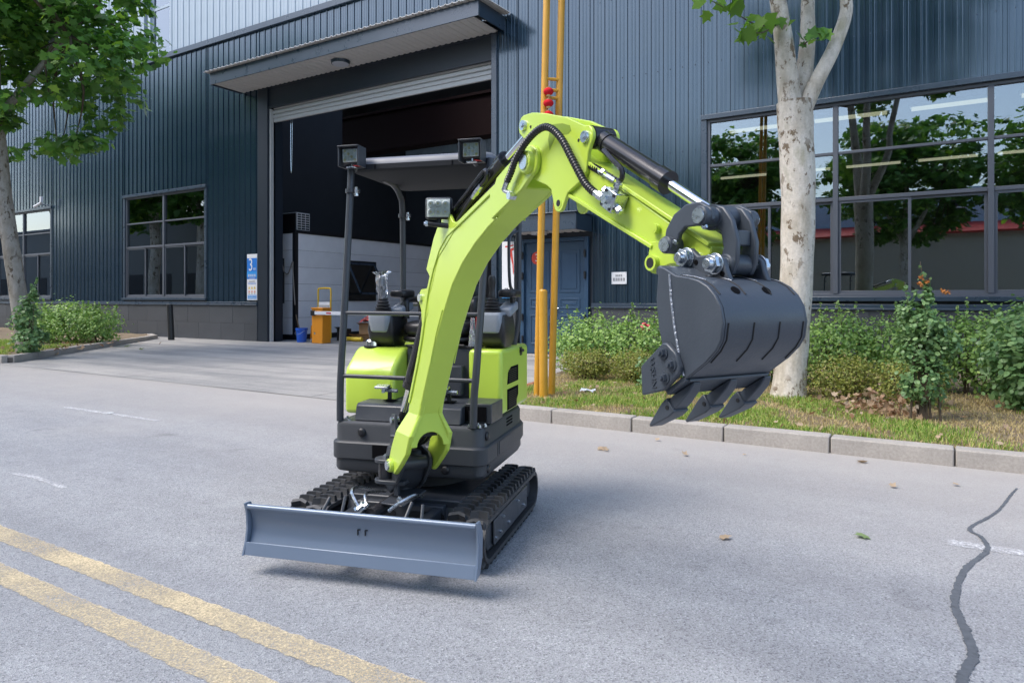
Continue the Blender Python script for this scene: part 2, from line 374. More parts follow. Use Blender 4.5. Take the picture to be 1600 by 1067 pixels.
# ------------------------------------------------------------------ mesh helpers
class MB:
    """collects shapes, then builds ONE mesh object"""
    def __init__(s): s.v = []; s.f = []
    def add(s, v, f):
        o = len(s.v); s.v += [tuple(p) for p in v]; s.f += [tuple(i + o for i in q) for q in f]; return s
    def box(s, x0, x1, y0, y1, z0, z1):
        return s.add([(x0, y0, z0), (x1, y0, z0), (x1, y1, z0), (x0, y1, z0), (x0, y0, z1), (x1, y0, z1), (x1, y1, z1), (x0, y1, z1)],
                     [(0, 3, 2, 1), (4, 5, 6, 7), (0, 1, 5, 4), (1, 2, 6, 5), (2, 3, 7, 6), (3, 0, 4, 7)])
    def obox(s, c, size, mtx):
        h = [k / 2 for k in size]; c = Vector(c)
        vs = [c + mtx @ Vector((a * h[0], b * h[1], d * h[2])) for d in (-1, 1) for a, b in ((-1, -1), (1, -1), (1, 1), (-1, 1))]
        return s.add(vs, [(0, 3, 2, 1), (4, 5, 6, 7), (0, 1, 5, 4), (1, 2, 6, 5), (2, 3, 7, 6), (3, 0, 4, 7)])
    def cyl(s, p0, p1, r0, r1=None, n=16, caps=True):
        r1 = r0 if r1 is None else r1
        p0 = Vector(p0); p1 = Vector(p1); d = (p1 - p0).normalized()
        a = d.orthogonal().normalized(); b = d.cross(a)
        vs = []
        for p, r in ((p0, r0), (p1, r1)):
            for i in range(n):
                t = 2 * math.pi * i / n
                vs.append(p + (a * math.cos(t) + b * math.sin(t)) * r)
        fs = [(i, (i + 1) % n, n + (i + 1) % n, n + i) for i in range(n)]
        if caps: fs += [tuple(range(n))[::-1], tuple(range(n, 2 * n))]
        return s.add(vs, fs)
    def tube(s, pts, r, n=8, caps=True):
        pts = [Vector(p) for p in pts]
        rs = r if isinstance(r, (list, tuple)) else [r] * len(pts)
        d = (pts[1] - pts[0]).normalized(); a = d.orthogonal().normalized()
        vs = []
        for k, p in enumerate(pts):
            if k == 0: t = pts[1] - pts[0]
            elif k == len(pts) - 1: t = pts[-1] - pts[-2]
            else: t = (pts[k + 1] - p).normalized() + (p - pts[k - 1]).normalized()
            t = t.normalized() if t.length > 1e-9 else d
            a = a - t * a.dot(t)
            a = a.normalized() if a.length > 1e-6 else t.orthogonal().normalized()
            b = t.cross(a)
            for i in range(n):
                q = 2 * math.pi * i / n
                vs.append(p + (a * math.cos(q) + b * math.sin(q)) * rs[k])
        fs = []
        for k in range(len(pts) - 1):
            for i in range(n):
                fs.append((k * n + i, k * n + (i + 1) % n, (k + 1) * n + (i + 1) % n, (k + 1) * n + i))
        if caps: fs += [tuple(range(n))[::-1], tuple(range((len(pts) - 1) * n, len(pts) * n))]
        return s.add(vs, fs)
    def prism(s, poly, fn, c0, c1):
        n = len(poly)
        vs = [fn(a, b, c0) for a, b in poly] + [fn(a, b, c1) for a, b in poly]
        ar = sum(poly[i][0] * poly[(i + 1) % n][1] - poly[(i + 1) % n][0] * poly[i][1] for i in range(n))
        fs = [(i, (i + 1) % n, n + (i + 1) % n, n + i) for i in range(n)] + [tuple(range(n))[::-1], tuple(range(n, 2 * n))]
        return s.add(vs, fs)
    def ring(s, poly_outer, poly_inner, fn, c0, c1):
        n = len(poly_outer)
        vs = [fn(a, b, c) for c in (c0, c1) for P in (poly_outer, poly_inner) for a, b in P]
        fs = []
        for i in range(n):
            j = (i + 1) % n
            fs += [(i, j, 2 * n + j, 2 * n + i), (n + j, n + i, 3 * n + i, 3 * n + j), (j, i, n + i, n + j), (2 * n + i, 2 * n + j, 3 * n + j, 3 * n + i)]
        return s.add(vs, fs)
    def loft(s, rings, caps=True):
        n = len(rings[0]); vs = [p for r in rings for p in r]; fs = []
        for k in range(len(rings) - 1):
            for i in range(n):
                fs.append((k * n + i, k * n + (i + 1) % n, (k + 1) * n + (i + 1) % n, (k + 1) * n + i))
        if caps: fs += [tuple(range(n))[::-1], tuple(range((len(rings) - 1) * n, len(rings) * n))]
        return s.add(vs, fs)
    def ball(s, c, r, nu=12, nv=8, sq=(1, 1, 1)):
        vs = []; fs = []
        for j in range(1, nv):
            t = math.pi * j / nv
            for i in range(nu):
                p = 2 * math.pi * i / nu
                vs.append((c[0] + r * sq[0] * math.sin(t) * math.cos(p), c[1] + r * sq[1] * math.sin(t) * math.sin(p), c[2] + r * sq[2] * math.cos(t)))
        for j in range(nv - 2):
            for i in range(nu):
                fs.append((j * nu + i, (j + 1) * nu + i, (j + 1) * nu + (i + 1) % nu, j * nu + (i + 1) % nu))
        fs += [tuple(range(nu)), tuple(range((nv - 2) * nu, (nv - 1) * nu))[::-1]]
        return s.add(vs, fs)
    def mesh(s, name, smooth=35):
        me = bpy.data.meshes.new(name)
        me.from_pydata(s.v, [], s.f)
        import bmesh
        b = bmesh.new(); b.from_mesh(me); bmesh.ops.recalc_face_normals(b, faces=b.faces[:]); b.to_mesh(me); b.free()
        if smooth:
            for p in me.polygons: p.use_smooth = True
            me.set_sharp_from_angle(angle=R(smooth))
        return me
    def build(s, name, m, parent=None, M=None, bevel=0.0, smooth=35, seg=2):
        return put(name, s.mesh(name, smooth), m, parent, M, bevel, seg)

def put(name, me, m, parent=None, M_=None, bevel=0.0, seg=2):
    if m is not None and not me.materials: me.materials.append(m if not isinstance(m, str) else M[m])
    o = bpy.data.objects.new(name, me)
    COL.objects.link(o)
    if parent is not None:
        o.parent = parent
    if M_ is not None:
        o.matrix_basis = M_
    if bevel:
        b = o.modifiers.new('bevel', 'BEVEL'); b.width = bevel; b.segments = seg; b.limit_method = 'ANGLE'; b.angle_limit = R(40)
        b.harden_normals = False
    return o

def empty(name, loc=(0, 0, 0), rz=0.0):
    o = bpy.data.objects.new(name, None)
    o.location = loc; o.rotation_euler = (0, 0, rz); o.empty_display_size = 0.2
    COL.objects.link(o)
    return o

def tag(o, label=None, cat=None, group=None, kind=None):
    if label: o['label'] = label
    if cat: o['category'] = cat
    if group: o['group'] = group
    if kind: o['kind'] = kind
    return o

def smoothpath(pts, k=6):
    P = [Vector(p) for p in pts]; P = [P[0] * 2 - P[1]] + P + [P[-1] * 2 - P[-2]]
    out = []
    for i in range(1, len(P) - 2):
        for j in range(k):
            t = j / k
            a, b, c, d = P[i - 1:i + 3]
            out.append(0.5 * ((2 * b) + (c - a) * t + (2 * a - 5 * b + 4 * c - d) * t * t + (3 * b - a - 3 * c + d) * t ** 3))
    out.append(P[-2])
    return out

def arc(cx, cy, r, a0, a1, n=8):
    return [(cx + r * math.cos(R(a0 + (a1 - a0) * i / n)), cy + r * math.sin(R(a0 + (a1 - a0) * i / n))) for i in range(n + 1)]

def rrect(x0, x1, y0, y1, r, n=5, rb=None):
    rb = r if rb is None else rb       # rb: radius of the two corners at y1
    return arc(x1 - r, y0 + r, r, -90, 0, n) + arc(x1 - rb, y1 - rb, rb, 0, 90, n) + arc(x0 + rb, y1 - rb, rb, 90, 180, n) + arc(x0 + r, y0 + r, r, 180, 270, n)

def text_mesh(body, size, extrude=0.0, align='CENTER'):
    c = bpy.data.curves.new('lettering', 'FONT')
    c.body = body; c.size = size; c.extrude = extrude; c.align_x = align; c.align_y = 'CENTER'; c.resolution_u = 3
    o = bpy.data.objects.new('lettering', c)
    COL.objects.link(o)
    dg = bpy.context.evaluated_depsgraph_get(); dg.update()
    me = bpy.data.meshes.new_from_object(o.evaluated_get(dg))
    bpy.data.objects.remove(o); bpy.data.curves.remove(c)
    return me

# ================================================================== SETTING: ground, road, kerbs
FY = 14.5      # facade plane
GZ = 0.05      # level of the yard at the facade
g = MB(); g.add([(-260, -260, -0.03), (260, -260, -0.03), (260, 260, -0.03), (-260, 260, -0.03)], [(0, 1, 2, 3)])
tag(g.build('ground', mat('far_ground', (0.16, 0.155, 0.15), 0.9, var=0.15, vscale=0.4)), kind='structure')
road = MB(); road.add([(-90, -3.4, 0), (70, -3.4, 0), (70, 6.9, 0), (-90, 6.9, 0)], [(0, 1, 2, 3)])
tag(road.build('road', M['asphalt']), kind='structure')
ap = MB()
NX, NY = 24, 12
vs = []
for j in range(NY + 1):
    for i in range(NX + 1):
        x = -27 + 23.0 * i / NX; y = 6.86 + (14.52 - 6.86) * j / NY
        vs.append((x, y, 0.006 + (GZ - 0.006) * (j / NY) + 0.004 * noise.noise(Vector((x * .4, y * .4, 0)))))
ap.add(vs, [(j * (NX + 1) + i, j * (NX + 1) + i + 1, (j + 1) * (NX + 1) + i + 1, (j + 1) * (NX + 1) + i) for j in range(NY) for i in range(NX)])
tag(ap.build('apron', M['apron']), kind='structure')
# expansion joints cut in the apron
for k, (p, q) in enumerate((((-16.9, 6.95), (-22.3, 14.4)), ((-12.4, 6.9), (-12.4, 14.4)), ((-7.6, 6.9), (-7.6, 14.4)))):
    a = Vector((*p, 0)); b = Vector((*q, 0)); n_ = (b - a).normalized().cross(Vector((0, 0, 1))) * 0.006
    m = MB(); m.add([(a.x - n_.x, a.y - n_.y, .0125), (a.x + n_.x, a.y + n_.y, .0125), (b.x + n_.x, b.y + n_.y, GZ + .007), (b.x - n_.x, b.y - n_.y, GZ + .007)], [(0, 1, 2, 3)])
    tag(m.build('apron_joint', M['joint']), kind='structure')

def sheet_strip(pts, wd, z, name, m, jit=0.0):
    """flat painted strip along a polyline"""
    P = [Vector((x, y, 0)) for x, y in pts]
    vs = []
    for i, p in enumerate(P):
        t = (P[min(i + 1, len(P) - 1)] - P[max(i - 1, 0)]).normalized(); n_ = Vector((-t.y, t.x, 0))
        ww = wd[i] if isinstance(wd, list) else wd
        a = ww / 2 * (1 + random.uniform(-jit, jit)); b = ww / 2 * (1 + random.uniform(-jit, jit))
        vs += [(p.x + n_.x * a, p.y + n_.y * a, z), (p.x - n_.x * b, p.y - n_.y * b, z)]
    mb = MB(); mb.add(vs, [(2 * i, 2 * i + 1, 2 * i + 3, 2 * i + 2) for i in range(len(P) - 1)])
    return mb.build(name, m)
for yy in (1.915, 1.632):
    o = sheet_strip([(-40, yy)] + [(-14 + x * 0.03, yy) for x in range(0, 600)] + [(40, yy)], 0.132, 0.004, 'centre_line', M['yellow_line'], 0.10)
    tag(o, kind='structure')
tag(sheet_strip([(-9.6, 4.58), (-8.6, 4.60), (-7.6, 4.62)], 0.09, 0.004, 'lane_dash', M['white_line'], .2), kind='structure')
tag(sheet_strip([(0.05, 4.70), (0.6, 4.72), (1.6, 4.74)], 0.10, 0.0035, 'lane_dash', M['white_line'], .2), kind='structure')
tag(sheet_strip([(-6.3, 2.62), (-6.0, 2.66), (-5.5, 2.62)], 0.05, 0.004, 'lane_dash', M['white_line'], .4), kind='structure')
ck = smoothpath([(x, y, 0) for x, y in ((0.50, 6.3), (0.454, 6.1), (0.33, 5.53), (0.17, 5.06), (0.22, 4.9), (0.235, 4.66), (0.12, 4.26), (0.068, 3.79), (0.10, 3.49), (0.118, 3.25), (0.075, 3.0), (0.09, 2.6), (0.02, 2.1), (0.05, 1.2))], 6)
ck = smoothpath(ck, 4)
wd = [0.012 + 0.026 * min(1, i / len(ck) * 1.6) * (1 + .35 * noise.noise(Vector((i * .21, 0, 1)))) for i in range(len(ck))]
ck = [p + Vector((.008 * noise.noise(Vector((i * .5, 3, 0))), 0, 0)) for i, p in enumerate(ck)]
tag(sheet_strip([(p.x, p.y) for p in ck], wd, 0.004, 'tar_seal', M['tar'], 0.22), kind='structure')

# kerbs
stone_cache = {}
def kerb_stone(parent, a, b, wdt=0.18, z0=-0.02, z1=0.15):
    a = Vector((a[0], a[1], 0)); b = Vector((b[0], b[1], 0)); d = b - a
    L = round(d.length - 0.012, 3)
    if L not in stone_cache:
        s_ = MB(); s_.box(0.006, L + 0.006, 0, wdt, z0, z1); stone_cache[L] = s_.mesh('kerb_stone')
    return put('kerb_stone', stone_cache[L], 'kerb', parent, Matrix.Translation((a.x, a.y, random.uniform(-.004, .004))) @ Matrix.Rotation(math.atan2(d.y, d.x), 4, 'Z') @ Matrix.Rotation(random.uniform(-.003, .003), 4, 'Z'), 0.012)
kb = MB(); kb.box(-4.62, 9.4, 6.875, 7.0, -0.02, 0.128)
kerb = tag(kb.build('kerb', M['joint']), kind='structure')
x = -4.65
while x < 9.3:
    kerb_stone(kerb, (x, 6.85), (x + 0.955, 6.85)); x += 0.955
kb2 = MB(); kb2.add([(x + .4, y, z) for x, y, z in ((-17.573, 7.131, -.02), (-17.658, 7.06, -.02), (-23.108, 13.61, -.02), (-23.023, 13.681, -.02), (-17.573, 7.131, .12), (-17.658, 7.06, .12), (-23.108, 13.61, .12), (-23.023, 13.681, .12))],
                    [(0, 1, 2, 3), (4, 5, 6, 7), (0, 1, 5, 4), (1, 2, 6, 5), (2, 3, 7, 6), (3, 0, 4, 7)])
kerb2 = tag(kb2.build('planter_kerb', M['joint']), kind='structure')
A = Vector((-17.15, 7.15, 0)); B = Vector((-22.6, 13.7, 0)); D = (B - A).normalized(); L = (B - A).length
k = 0.0
while k < L - 0.3:
    e = min(k + 0.98, L); kerb_stone(kerb2, (A + D * k)[:2], (A + D * e)[:2], 0.17, -.02, 0.17); k = e
k = -17.25
while k > -40:
    kerb_stone(kerb2, (k - 0.98, 6.95), (k, 6.95), 0.17, -.02, 0.17); k -= 0.98
kerb_stone(kerb2, (-22.6, 13.72), (-23.8, 14.25), 0.17, -.02, 0.17)

def bed(name, poly, z, m, nx=70, ny=50):
    xs = [p[0] for p in poly]; ys = [p[1] for p in poly]
    def inside(x, y):
        c = False
        for i in range(len(poly)):
            x1, y1 = poly[i]; x2, y2 = poly[i - 1]
            if (y1 > y) != (y2 > y) and x < (x2 - x1) * (y - y1) / (y2 - y1) + x1: c = not c
        return c
    # rows follow y, ends follow the outline, so the edge stays clean
    y0, y1 = min(ys), max(ys); vs = []
    for j in range(ny + 1):
        y = min(max(y0 + (y1 - y0) * j / ny, y0 + 1e-4), y1 - 1e-4)
        cr = []
        for i in range(len(poly)):
            xa, ya = poly[i]; xb, yb = poly[i - 1]
            if (ya > y) != (yb > y): cr.append(xa + (xb - xa) * (y - ya) / (yb - ya))
        lo, hi = min(cr), max(cr)
        for i in range(nx + 1):
            x = lo + (hi - lo) * i / nx
            vs.append((x, y, z + 0.03 * noise.noise(Vector((x * 1.3, y * 1.3, 3))) + 0.012 * noise.noise(Vector((x * 7, y * 7, 9)))))
    mb = MB(); W = nx + 1
    mb.add(vs, [(j * W + i, j * W + i + 1, (j + 1) * W + i + 1, (j + 1) * W + i) for j in range(ny) for i in range(nx)])
    n0 = len(mb.v)
    # skirt on the left edge down to the apron
    for j in range(ny): 
        a = vs[j * W]; b = vs[(j + 1) * W]
        mb.add([a, b, (b[0], b[1], -.02), (a[0], a[1], -.02)], [(0, 1, 2, 3)])
    return tag(mb.build(name, m, smooth=60), kind='structure')
STRIP = [(-4.66, 7.0), (9.4, 7.0), (9.4, 14.44), (-6.1, 14.44), (-5.7, 11.0), (-5.0, 8.3)]
bed('planting_strip', STRIP, 0.125, M['soil'], 160, 80)
PLANT = [(-40, 7.08), (-17.3, 7.08), (-22.7, 13.72), (-23.8, 14.3), (-40, 14.3)]
bed('planter_bed', PLANT, 0.14, M['soil'], 90, 50)
# brick edging of the strip beside the path
bk = MB(); bk.box(-.105, .105, -.05, .05, -.03, .03); bkm = bk.mesh('brick'); M['brick'] = mat('red_edging_brick', (0.36, 0.13, 0.07), 0.85, var=0.2, objvar=0.25, bump=.4)
edge = MB(); edge.tube([(-4.78, 7.3, .02), (-5.05, 8.3, .03), (-5.42, 9.7, .035)], .02, 6)
edge = tag(edge.build('strip_edging', M['joint']), kind='structure')
for k in range(11):
    t = k / 10; p = Vector((-4.80, 7.30, 0)).lerp(Vector((-5.45, 9.75, 0)), t)
    put('brick', bkm, 'brick', edge, Matrix.Translation((p.x - .03, p.y, .06 + random.uniform(-.008, .01))) @ Matrix.Rotation(R(104 + random.uniform(-6, 6)), 4, 'Z') @ Matrix.Rotation(random.uniform(-.1, .1), 4, 'X'), .006)

# ================================================================== FACTORY BUILDING
bld = tag(empty('factory_building', (-13, FY, GZ)), 'dark blue-grey ribbed steel factory with large open roller door and glazed windows', 'building')
BI = Matrix.Translation((13, -FY, -GZ))     # parts are modelled in world coordinates
def bpart(mb, name, m, parent=None, **kw):
    if parent is None: return mb.build(name, m, bld, BI, **kw)
    return mb.build(name, m, parent, None, **kw)

# openings: x0, x1, z0, z1
W_R = (-4.11, 3.24, 1.44, 5.14); W_A = (-25.93, -21.12, 1.44, 5.16); W_B = (-36.32, -31.51, 1.44, 5.16)
DOOR = (-8.66, -6.84, GZ, 2.84); HALL = (-17.9, -9.5, GZ, 7.95)
XL, XR = -41.0, 8.6
ops = [W_R, W_A, W_B, DOOR, HALL]
wall = MB()
cuts = sorted({XL, XR, *[o[0] for o in ops], *[o[1] for o in ops]})
for a, b in zip(cuts[:-1], cuts[1:]):
    hit = [o for o in ops if o[0] <= a + 1e-6 and o[1] >= b - 1e-6]
    if not hit: wall.box(a, b, FY + .03, FY + .25, 0, 10.0)
    else:
        o = hit[0]
        if o[2] > .1: wall.box(a, b, FY + .03, FY + .25, 0, o[2])
        wall.box(a, b, FY + .03, FY + .25, o[3], 10.0)
bpart(wall, 'wall', M['dark_trim'])

PROF = [(0, 0), (.006, .024), (.024, .024), (.030, 0), (.105, 0), (.112, .005), (.130, .005), (.137, 0), (.186, 0), (.193, .005), (.211, .005), (.218, 0), (.275, 0)]
PROFW = [(0, 0), (.012, .022), (.04, .022), (.052, 0), (.16, 0), (.168, .005), (.188, .005), (.196, 0), (.335, 0)]
pcache = {}
def panel_mesh(prof, wdt, h):
    key = (id(prof), round(wdt, 3), round(h, 3))
    if key in pcache: return pcache[key]
    pts = [p for p in prof if p[0] < wdt - .004] + [(wdt, 0)]
    vs = []
    for z in (0, h):
        for x, o in pts: vs.append((x, -o, z))
    n = len(pts)
    fs = [(i, i + 1, n + i + 1, n + i) for i in range(n - 1)]
    me = bpy.data.meshes.new('wall_panel'); me.from_pydata(vs, [], fs)
    pcache[key] = me
    return me
def panels(x0, x1, z0, z1, m='panel', prof=PROF, y=FY, pitch=None):
    pitch = pitch or prof[-1][0]; x = x0
    while x < x1 - .03:
        wd_ = min(pitch, x1 - x)
        put('wall_panel', panel_mesh(prof, wd_, z1 - z0), m, bld, BI @ Matrix.Translation((x, y + random.uniform(-.003, .003), z0)) @ Matrix.Rotation(random.uniform(-.006, .006), 4, 'Z'))
        x += pitch
TOP = 9.93
panels(XL, W_B[0] - .12, 1.29, TOP); panels(W_B[0] - .12, W_B[1] + .12, 5.26, TOP); panels(W_B[1] + .12, W_A[0] - .12, 1.29, TOP)
panels(W_A[0] - .12, W_A[1] + .12, 5.26, TOP); panels(W_A[1] + .12, -18.37, 1.29, TOP)
panels(-18.37, -9.34, 8.40, TOP); panels(-9.34, -8.76, 1.29, TOP); panels(-8.76, -6.74, 3.05, TOP)
panels(-6.74, W_R[0] - .1, 1.29, TOP); panels(W_R[0] - .1, W_R[1] + .1, 5.24, TOP); panels(W_R[1] + .1, 8.4, 1.29, TOP)
# screws of the sheets
sc = MB()
for z, xa, xb in ((8.15, -9.2, 3.2), (6.35, -9.2, 3.2), (4.55, -9.2, -4.3), (2.3, -6.7, -4.3), (8.6, -21, -18.5), (6.4, -21, -18.5), (4.2, -21, -18.5), (5.9, -31, -26)):
    xx = xa
    while xx < xb:
        sc.cyl((xx + .16, FY - .001, z), (xx + .16, FY - .012, z), .011, .009, 6); xx += .275
sc = bpart(sc, 'screw_row', M['dark_trim']); tag(sc, kind='stuff')
# cap of the dark wall, pale storey above it
t_ = MB(); t_.box(XL, XR, FY - .10, FY + .28, TOP - .02, 10.10); bpart(t_, 'parapet_cap', M['trim'], bevel=.01)
w2 = MB(); w2.box(XL, -25.1, FY + .1, FY + .4, 10.1, 14.6); w2.box(-23.17, XR, FY + .1, FY + .4, 10.1, 14.6); w2.box(-25.1, -23.17, FY + .35, FY + .4, 10.1, 14.6)
bpart(w2, 'upper_wall', M['white_panel'])
panels(XL, -25.1, 10.1, 14.6, 'white_panel', PROFW, FY + .07); panels(-23.17, XR - .2, 10.1, 14.6, 'white_panel', PROFW, FY + .07)
p_ = MB(); p_.box(-25.1, -24.72, FY - .02, FY + .3, 10.1, 14.6); p_.box(-24.55, -24.4, FY + .02, FY + .3, 10.1, 14.6); bpart(p_, 'upper_pier', M['white_panel'], bevel=.01)
uw = MB(); uw.box(-24.4, -24.32, FY + .1, FY + .2, 10.1, 14.6); uw.box(-23.25, -23.17, FY + .05, FY + .2, 10.1, 14.6); uw.box(-24.32, -23.25, FY + .12, FY + .18, 11.85, 11.95)
uw = bpart(uw, 'upper_window', M['white_panel'])
for z0, z1 in ((10.12, 11.85), (11.95, 14.6)):
    q = MB(); q.box(-24.32, -23.25, FY + .14, FY + .15, z0, z1); bpart(q, 'pane', M['glass'], uw)

# base: ledge and dark tiles
led = MB()
for a, b in ((XL, -18.37), (-9.34, -8.76), (-6.74, XR)):
    led.box(a, b, FY - .09, FY + .03, 1.215, 1.30); led.box(a, b, FY - .115, FY + .03, 1.19, 1.225)
bpart(led, 'ledge', M['trim'], bevel=.006)
gr = MB()
for a, b in ((XL, -18.37), (-9.34, -8.76), (-6.74, XR)): gr.box(a, b, FY - .045, FY + .03, -.02, 1.19)
grb = bpart(gr, 'plinth', M['grout'])
tcache = {}
for r_, (z0, z1) in enumerate(((GZ - .02, .605), (.611, 1.188))):
    for a, b in ((XL, -18.375), (-9.335, -8.765), (-6.735, XR)):
        x = b - (1.21 if r_ else .605)
        hi = b
        while hi > a + .02:
            lo = max(x, a); L = round(hi - lo - .006, 3)
            if L > .02:
                if (L, r_) not in tcache:
                    q = MB(); q.box(0, L, 0, .03, 0, z1 - z0); tcache[(L, r_)] = q.mesh('base_tile')
                put('base_tile', tcache[(L, r_)], 'tile', grb, Matrix.Translation((lo + .003, FY - .07 + random.uniform(-.002, .002), z0)), .003)
            hi = lo; x = lo - 1.21

# windows
def window(op, bays, name, lowdiv=True, open_pane=None):
    x0, x1, z0, z1 = op
    f = MB(); F = .06
    t1, t2 = z0 + 1.86, z0 + 2.74
    f.box(x0, x1, FY - .01, FY + .10, z0, z0 + F); f.box(x0, x1, FY - .01, FY + .10, z1 - F, z1)
    f.box(x0, x0 + F, FY - .01, FY + .10, z0 + F, z1 - F); f.box(x1 - F, x1, FY - .01, FY + .10, z0 + F, z1 - F)
    bw = (x1 - x0) / bays
    for i in range(1, bays): f.box(x0 + bw * i - .045, x0 + bw * i + .045, FY - .02, FY + .10, z0 + F, z1 - F)
    for i in range(bays):
        a = x0 + bw * i + (F if i == 0 else .045); b = x0 + bw * (i + 1) - (F if i == bays - 1 else .045)
        f.box(a, b, FY + .0, FY + .09, t1 - .035, t1 + .035); f.box(a, b, FY + .0, FY + .09, t2 - .025, t2 + .025)
    f = bpart(f, 'window', M['frame'], bevel=.004)
    # surround, hood and sill
    s_ = MB()
    s_.box(x0 - .12, x1 + .12, FY - .085, FY + .03, z1, z1 + .10); s_.box(x0 - .12, x0, FY - .05, FY + .03, z0, z1); s_.box(x1, x1 + .12, FY - .05, FY + .03, z0, z1)
    s_.box(x0 - .14, x1 + .14, FY - .10, FY + .03, z0 - .085, z0)
    bpart(s_, 'surround', M['trim'], f, bevel=.006)
    for i in range(bays):
        a = x0 + bw * i + (F if i == 0 else .045); b = x0 + bw * (i + 1) - (F if i == bays - 1 else .045)
        for za, zb in ((t1 + .035, t2 - .025), (t2 + .025, z1 - F)):
            q = MB(); q.box(a, b, FY + .045, FY + .055, za, zb); o = bpart(q, 'pane', M['glass'], f, smooth=0)
            o.rotation_euler = (0, 0, 0)
        mid = (a + b) / 2
        for k, (sa, sb, yy) in enumerate(((a, mid + .03, FY + .02), (mid - .03, b, FY + .058))):
            q = MB(); q.box(sa, sa + .05, yy, yy + .03, z0 + F, t1 - .035); q.box(sb - .05, sb, yy, yy + .03, z0 + F, t1 - .035)
            q.box(sa + .05, sb - .05, yy, yy + .03, z0 + F, z0 + F + .055); q.box(sa + .05, sb - .05, yy, yy + .03, t1 - .085, t1 - .035)
            bpart(q, 'sash', M['frame'], f, bevel=.003)
            q = MB(); q.box(sa + .05, sb - .05, yy + .010, yy + .018, z0 + F + .055, t1 - .085); bpart(q, 'pane', M['glass'], f, smooth=0)
    return f
window(W_R, 3, 'window'); window(W_A, 2, 'window'); window(W_B, 2, 'window')

# rooms behind the windows and the hall behind the roller door
room = MB()
def shell(mb, x0, x1, y0, y1, z0, z1, front=False):
    mb.box(x0 - .1, x0, y0, y1, z0, z1); mb.box(x1, x1 + .1, y0, y1, z0, z1); mb.box(x0 - .1, x1 + .1, y1, y1 + .1, z0, z1); mb.box(x0 - .1, x1 + .1, y0, y1 + .1, z1, z1 + .1); mb.box(x0 - .1, x1 + .1, y0, y1 + .1, z0 - .1, z0)
shell(room, -6.6, 8.2, FY + .26, 27.0, .05, 6.2)
bpart(room, 'workshop_room', M['office_wall'])
room = MB(); shell(room, -40, -21.75, FY + .26, 21, .05, 6.2); bpart(room, 'store_room', M['office_wall'])
hall = MB()
hall.box(-34.1, -34, 21.3, 40, 0, 14.5); hall.box(-34, -21.9, 21.2, 21.3, 0, 6.3); hall.box(-34, -21.7, FY + .26, 21.3, 6.32, 6.4); hall.box(-21.72, -21.6, FY + .26, 21.3, 0, 14.5); hall.box(-9.2, -9.1, FY + .26, 40, 0, 14.5); hall.box(-34, -9.2, 40, 40.1, 0, 9.6)
hall.box(-34, -20.5, FY + .26, 24, 14.4, 14.5); hall.box(-11.5, -9.2, FY + .26, 24, 14.4, 14.5); hall.box(-20.5, -11.5, FY + .26, 15.2, 14.4, 14.5); hall.box(-20.5, -11.5, 22, 24, 14.4, 14.5); hall.box(-34, -9.2, 30, 40, 14.4, 14.5)  # roof gaps left open out of view, added so daylight brightens the hall
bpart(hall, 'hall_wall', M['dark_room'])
hb = MB(); hb.box(-34, -9.2, 40, 40.1, 9.6, 14.4); bpart(hb, 'hall_upper_wall', M['white_panel'])
for i in range(40):
    pass
hm = panel_mesh(PROFW, .335, 4.8)
x = -33.0
while x < -16:
    put('wall_panel', hm, 'white_panel', bld, BI @ Matrix.Translation((x, 39.95, 9.6))); x += .335
gb = MB(); gb.box(-33.9, -9.3, 25.0, 25.5, 8.6, 10.3); gb.box(-33.9, -9.3, 24.85, 25.65, 8.5, 8.62); gb.box(-33.9, -9.3, 24.85, 25.65, 10.3, 10.42)
bpart(gb, 'crane_girder', M['dark_red'])
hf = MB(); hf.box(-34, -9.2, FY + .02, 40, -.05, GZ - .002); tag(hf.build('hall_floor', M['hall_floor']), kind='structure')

# roller door: jambs, header, slats
jb = MB(); jb.box(-18.37, -17.9, FY - .06, FY + .55, -.02, 8.0); bpart(jb, 'door_jamb', M['dark_trim'], bevel=.01)
jb = MB(); jb.box(-9.5, -9.34, FY - .06, FY + .55, -.02, 8.0); bpart(jb, 'door_jamb', M['trim'], bevel=.01)
rl = MB(); rl.box(-17.9, -17.84, FY + .02, FY + .14, GZ, 7.36); bpart(rl, 'guide_rail', M['shutter'], bevel=.004)
hd = MB(); hd.box(-17.9, -9.5, FY + .0, FY + .25, 7.40, 8.0); hd.box(-17.9, -9.5, FY - .03, FY + .02, 7.37, 7.43); hd.box(-18.37, -9.34, FY - .02, FY + .03, 8.0, 8.41); bpart(hd, 'door_header', M['dark_trim'], bevel=.008)
sh = MB(); sh.cyl((-17.8, FY + .45, 7.72), (-9.55, FY + .45, 7.72), .22, n=20); sh = bpart(sh, 'roller_shutter', M['shutter'])
for k in range(3):
    z = 7.08 + k * .135
    q = MB(); q.prism([(0, 0), (-.035, .02), (-.035, .10), (0, .128), (.02, .128), (.02, 0)], lambda a, b, c, z=z: (c, FY + .16 + a, z + b), -17.83, -9.52)
    bpart(q, 'slat', M['shutter'], sh)
q = MB(); q.box(-17.83, -9.52, FY + .13, FY + .20, 6.96, 7.078); bpart(q, 'bottom_bar', M['shutter'], sh, bevel=.01)
q = MB(); q.tube(smoothpath([(-17.3, FY + .35, 7.3), (-17.3, FY + .35, 5.9), (-17.27, FY + .35, 5.35), (-17.24, FY + .35, 5.9), (-17.22, FY + .35, 7.3)], 5), .012, 6); bpart(q, 'pull_chain', M['zinc'], sh)

